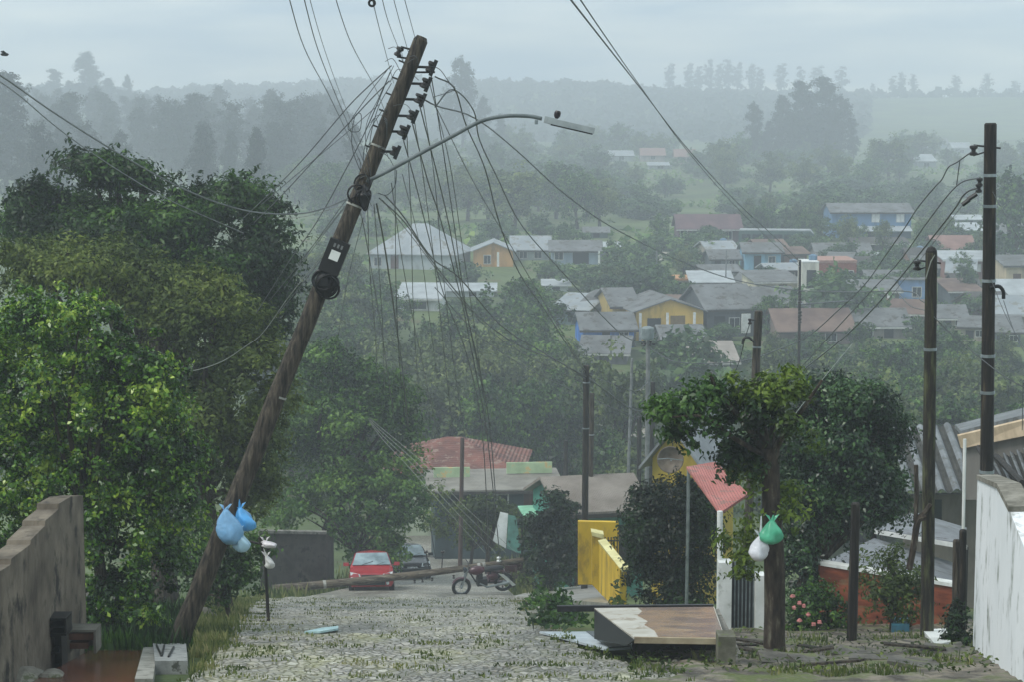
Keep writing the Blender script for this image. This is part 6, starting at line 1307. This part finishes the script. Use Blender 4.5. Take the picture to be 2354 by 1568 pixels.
for i in range(9):
    px, py = rg.uniform(1720, 2200), rg.uniform(1500, 1556); p = G(px, py); sx = rg.uniform(.3, .8); Mx = Matrix.Rotation(rg.uniform(-.12, .12), 3, 'X') @ Matrix.Rotation(rg.uniform(-.15, .15), 3, 'Y') @ rotz(rg.uniform(-.5, .5))
    o = MB().box(p + Vector((0, 0, .06)), (sx, rg.uniform(.25, .5), .05), Mx).build('paving_slab', M('broken_paving', '#6e6b63', '#45433d', .6, 4, c3='#5a6138', s3=5, bump=.6, spec=.4), None, org=p); tag(o, 'tilted broken paving slab on the muddy right pavement', 'slab', 'broken paving slabs on the right pavement')
# ---------------------------------------------------------------- grass
def grass(name, label, n, region, Lr, mat, seed, blade=.012, lean=.4):
    rr_ = np.random.default_rng(seed); B = []; 
    while len(B) < n:
        q = region(rr_)
        if q is not None: B.append(q)
    B = np.array(B); hh = rr_.uniform(*Lr, size=n) * rr_.uniform(.5, 1, size=n); a = rr_.uniform(0, 6.283, n); dx, dy = np.cos(a), np.sin(a)
    le = rr_.uniform(.1, lean, n) * hh; v = np.empty((n, 4, 3), np.float32)
    wv = blade * rr_.uniform(.6, 1.6, n)
    v[:, 0] = B + np.stack([-dy * wv, dx * wv, 0 * dx], 1); v[:, 1] = B + np.stack([dy * wv, -dx * wv, 0 * dx], 1)
    b2 = rr_.uniform(0, 6.283, n); mid = B + np.stack([np.cos(b2) * le * .4, np.sin(b2) * le * .4, hh * .6], 1); tip = B + np.stack([np.cos(b2) * le, np.sin(b2) * le, hh], 1)
    v[:, 2] = tip; v[:, 3] = mid + np.stack([-dy * wv, dx * wv, 0 * dx], 1) * .8
    me = bpy.data.meshes.new(name); me.vertices.add(4 * n); me.vertices.foreach_set('co', v.ravel()); me.loops.add(4 * n); me.loops.foreach_set('vertex_index', np.arange(4 * n, dtype=np.int32))
    me.polygons.add(n); me.polygons.foreach_set('loop_start', np.arange(0, 4 * n, 4, dtype=np.int32)); me.materials.append(mat); me.update(calc_edges=True); me.validate()
    o = linkmesh(name, me); tag(o, label, 'grass', kind='stuff'); return o
GRS = leafmat('grass_blades', ['#34441f', '#4f602f', '#737c46', '#9c976a'], .7, .3, .2, 1.0)
def reg_left(r):
    t = r.random(); Y = 20 + 42 * t; x = float(np.interp(Y, LY, LX)) - abs(r.normal()) * (.45 if Y < 27 else .7) + .12 * r.normal()
    if Y < 25.8 and x < XA(436, Y, 1500): return None
    if mnoise.noise((x * 1.4, Y * .9, 5)) < -.1: return None
    return (x, Y, h(x, Y) - .02)
grass('verge_grass', 'long grass along the left edge of the street', 11000, reg_left, (.06, .26), GRS, 41)
def reg_yard(r):
    p = G(r.uniform(195, 440), r.uniform(1385, 1500)); return (p.x, p.y, p.z)
grass('yard_weeds', 'dark weeds between the thicket and the leaning pole', 6000, reg_yard, (.08, .4), LF_DARK, 47, .02)
def reg_moss(r):
    Y = r.uniform(19, 56); a, b = float(np.interp(Y, LY, LX)), float(np.interp(Y, RY, RX)); x = r.uniform(a, b); e_ = min(x - a, b - x) / (b - a)
    if r.random() > (1.0 if e_ < .1 else .22 + (.3 if Y < 26 else 0)): return None
    if mnoise.noise((x * 1.5, Y * 1.2, 3.0)) + .5 * mnoise.noise((x * 6, Y * 6, 1.0)) < .22: return None
    return (x, Y, h(x, Y) + .1)
grass('street_moss', 'low grass and moss growing between the cobbles', 6500, reg_moss, (.02, .07), GRS, 42, .01)
def reg_right(r):
    p = G(r.uniform(1450, 2354), r.uniform(1470, 1566)); 
    if mnoise.noise((p.x * 1.1, p.y * .7, 9.0)) < .2: return None
    return (p.x, p.y, p.z)
grass('pavement_weeds', 'weeds on the muddy right pavement', 3000, reg_right, (.04, .2), GRS, 43)
def reg_far(r):
    Y = r.uniform(62, 110); a, b = float(np.interp(Y, LY, LX)), float(np.interp(Y, RY, RX)); s = r.random() < .5
    x = (a - abs(r.normal()) * .8) if s else (b + abs(r.normal()) * .8); return (x, Y, h(x, Y))
grass('roadside_grass', 'rough grass beside the lower street', 5000, reg_far, (.15, .6), GRS, 44, .03)

# ---------------------------------------------------------------- bus on the upper right terrace
bg_ = G(1785, 572); k = mpp(bg_.y, 560); BW = 172 * k; HB = 44 * k
bt = thing('bus', 'dark green bus with white roof edge parked right of the maroon house', 'bus', bg_, R(-9), local=True)
mb = MB(); pr = [(-BW / 2, .35), (BW / 2 - .15, .35), (BW / 2, .9), (BW / 2 - .12, HB - .35), (BW / 2 - .5, HB), (-BW / 2 + .15, HB), (-BW / 2, HB - .25)]
mb.add([(x, -1.2, z) for x, z in pr] + [(x, 1.2, z) for x, z in pr], [tuple(range(7)), tuple(range(7, 14))[::-1]] + [((i + 1) % 7, i, 7 + i, 7 + (i + 1) % 7) for i in range(7)]); mb.build('body', M('bus_green', '#3f5c55', '#334b46', .45, 2), bt)
mb = MB(); mb.slab([(-BW / 2 + .1, -1.22, HB - .02), (BW / 2 - .45, -1.22, HB - .02), (BW / 2 - .08, -1.22, HB - .4), (BW / 2 - .5, -1.22, HB + .12), (-BW / 2 + .1, -1.22, HB + .12)], (0, 2.44, 0)); mb.build('roof', RW, bt)
for i in range(6): MB().box((-BW / 2 + BW * (.1 + i * .14), -1.205, HB * .66), (BW * .115, .03, HB * .3)).build('window', GLASS, bt)
MB().slab([(BW / 2 - .02, -1.1, HB * .5), (BW / 2 - .02, 1.1, HB * .5), (BW / 2 - .12, 1.1, HB * .85), (BW / 2 - .12, -1.1, HB * .85)], (.03, 0, 0)).build('windscreen', GLASS, bt)
MB().box((BW / 2 + .35, -1.1, HB * .55), (.6, .1, .12)).build('mirror', WHITE, bt)
for x in (-BW * .3, BW * .3): 
    for y in (-1.12, 1.12): MB().lathe((x, y - .12, .42), (0, 1, 0), [(.3, 0), (.42, .03), (.42, .21), (.3, .24)], 16).build('wheel', BLACK, bt)
# ---------------------------------------------------------------- rain haze
hz = MB(); hz.box((0, 655, 8), (1900, 1390, 84)); hm = bpy.data.materials.new('haze'); hm.use_nodes = True; t = hm.node_tree; t.nodes.clear()
pv_ = N(t, 'ShaderNodeVolumePrincipled', Density=HAZE_D, Anisotropy=0.1); pv_.inputs['Color'].default_value = (*HAZE_C, 1)
om = N(t, 'ShaderNodeOutputMaterial'); t.links.new(pv_.outputs[0], om.inputs['Volume'])
tag(hz.build('haze', hm, None), 'pale rain haze filling the valley', 'haze', kind='stuff')
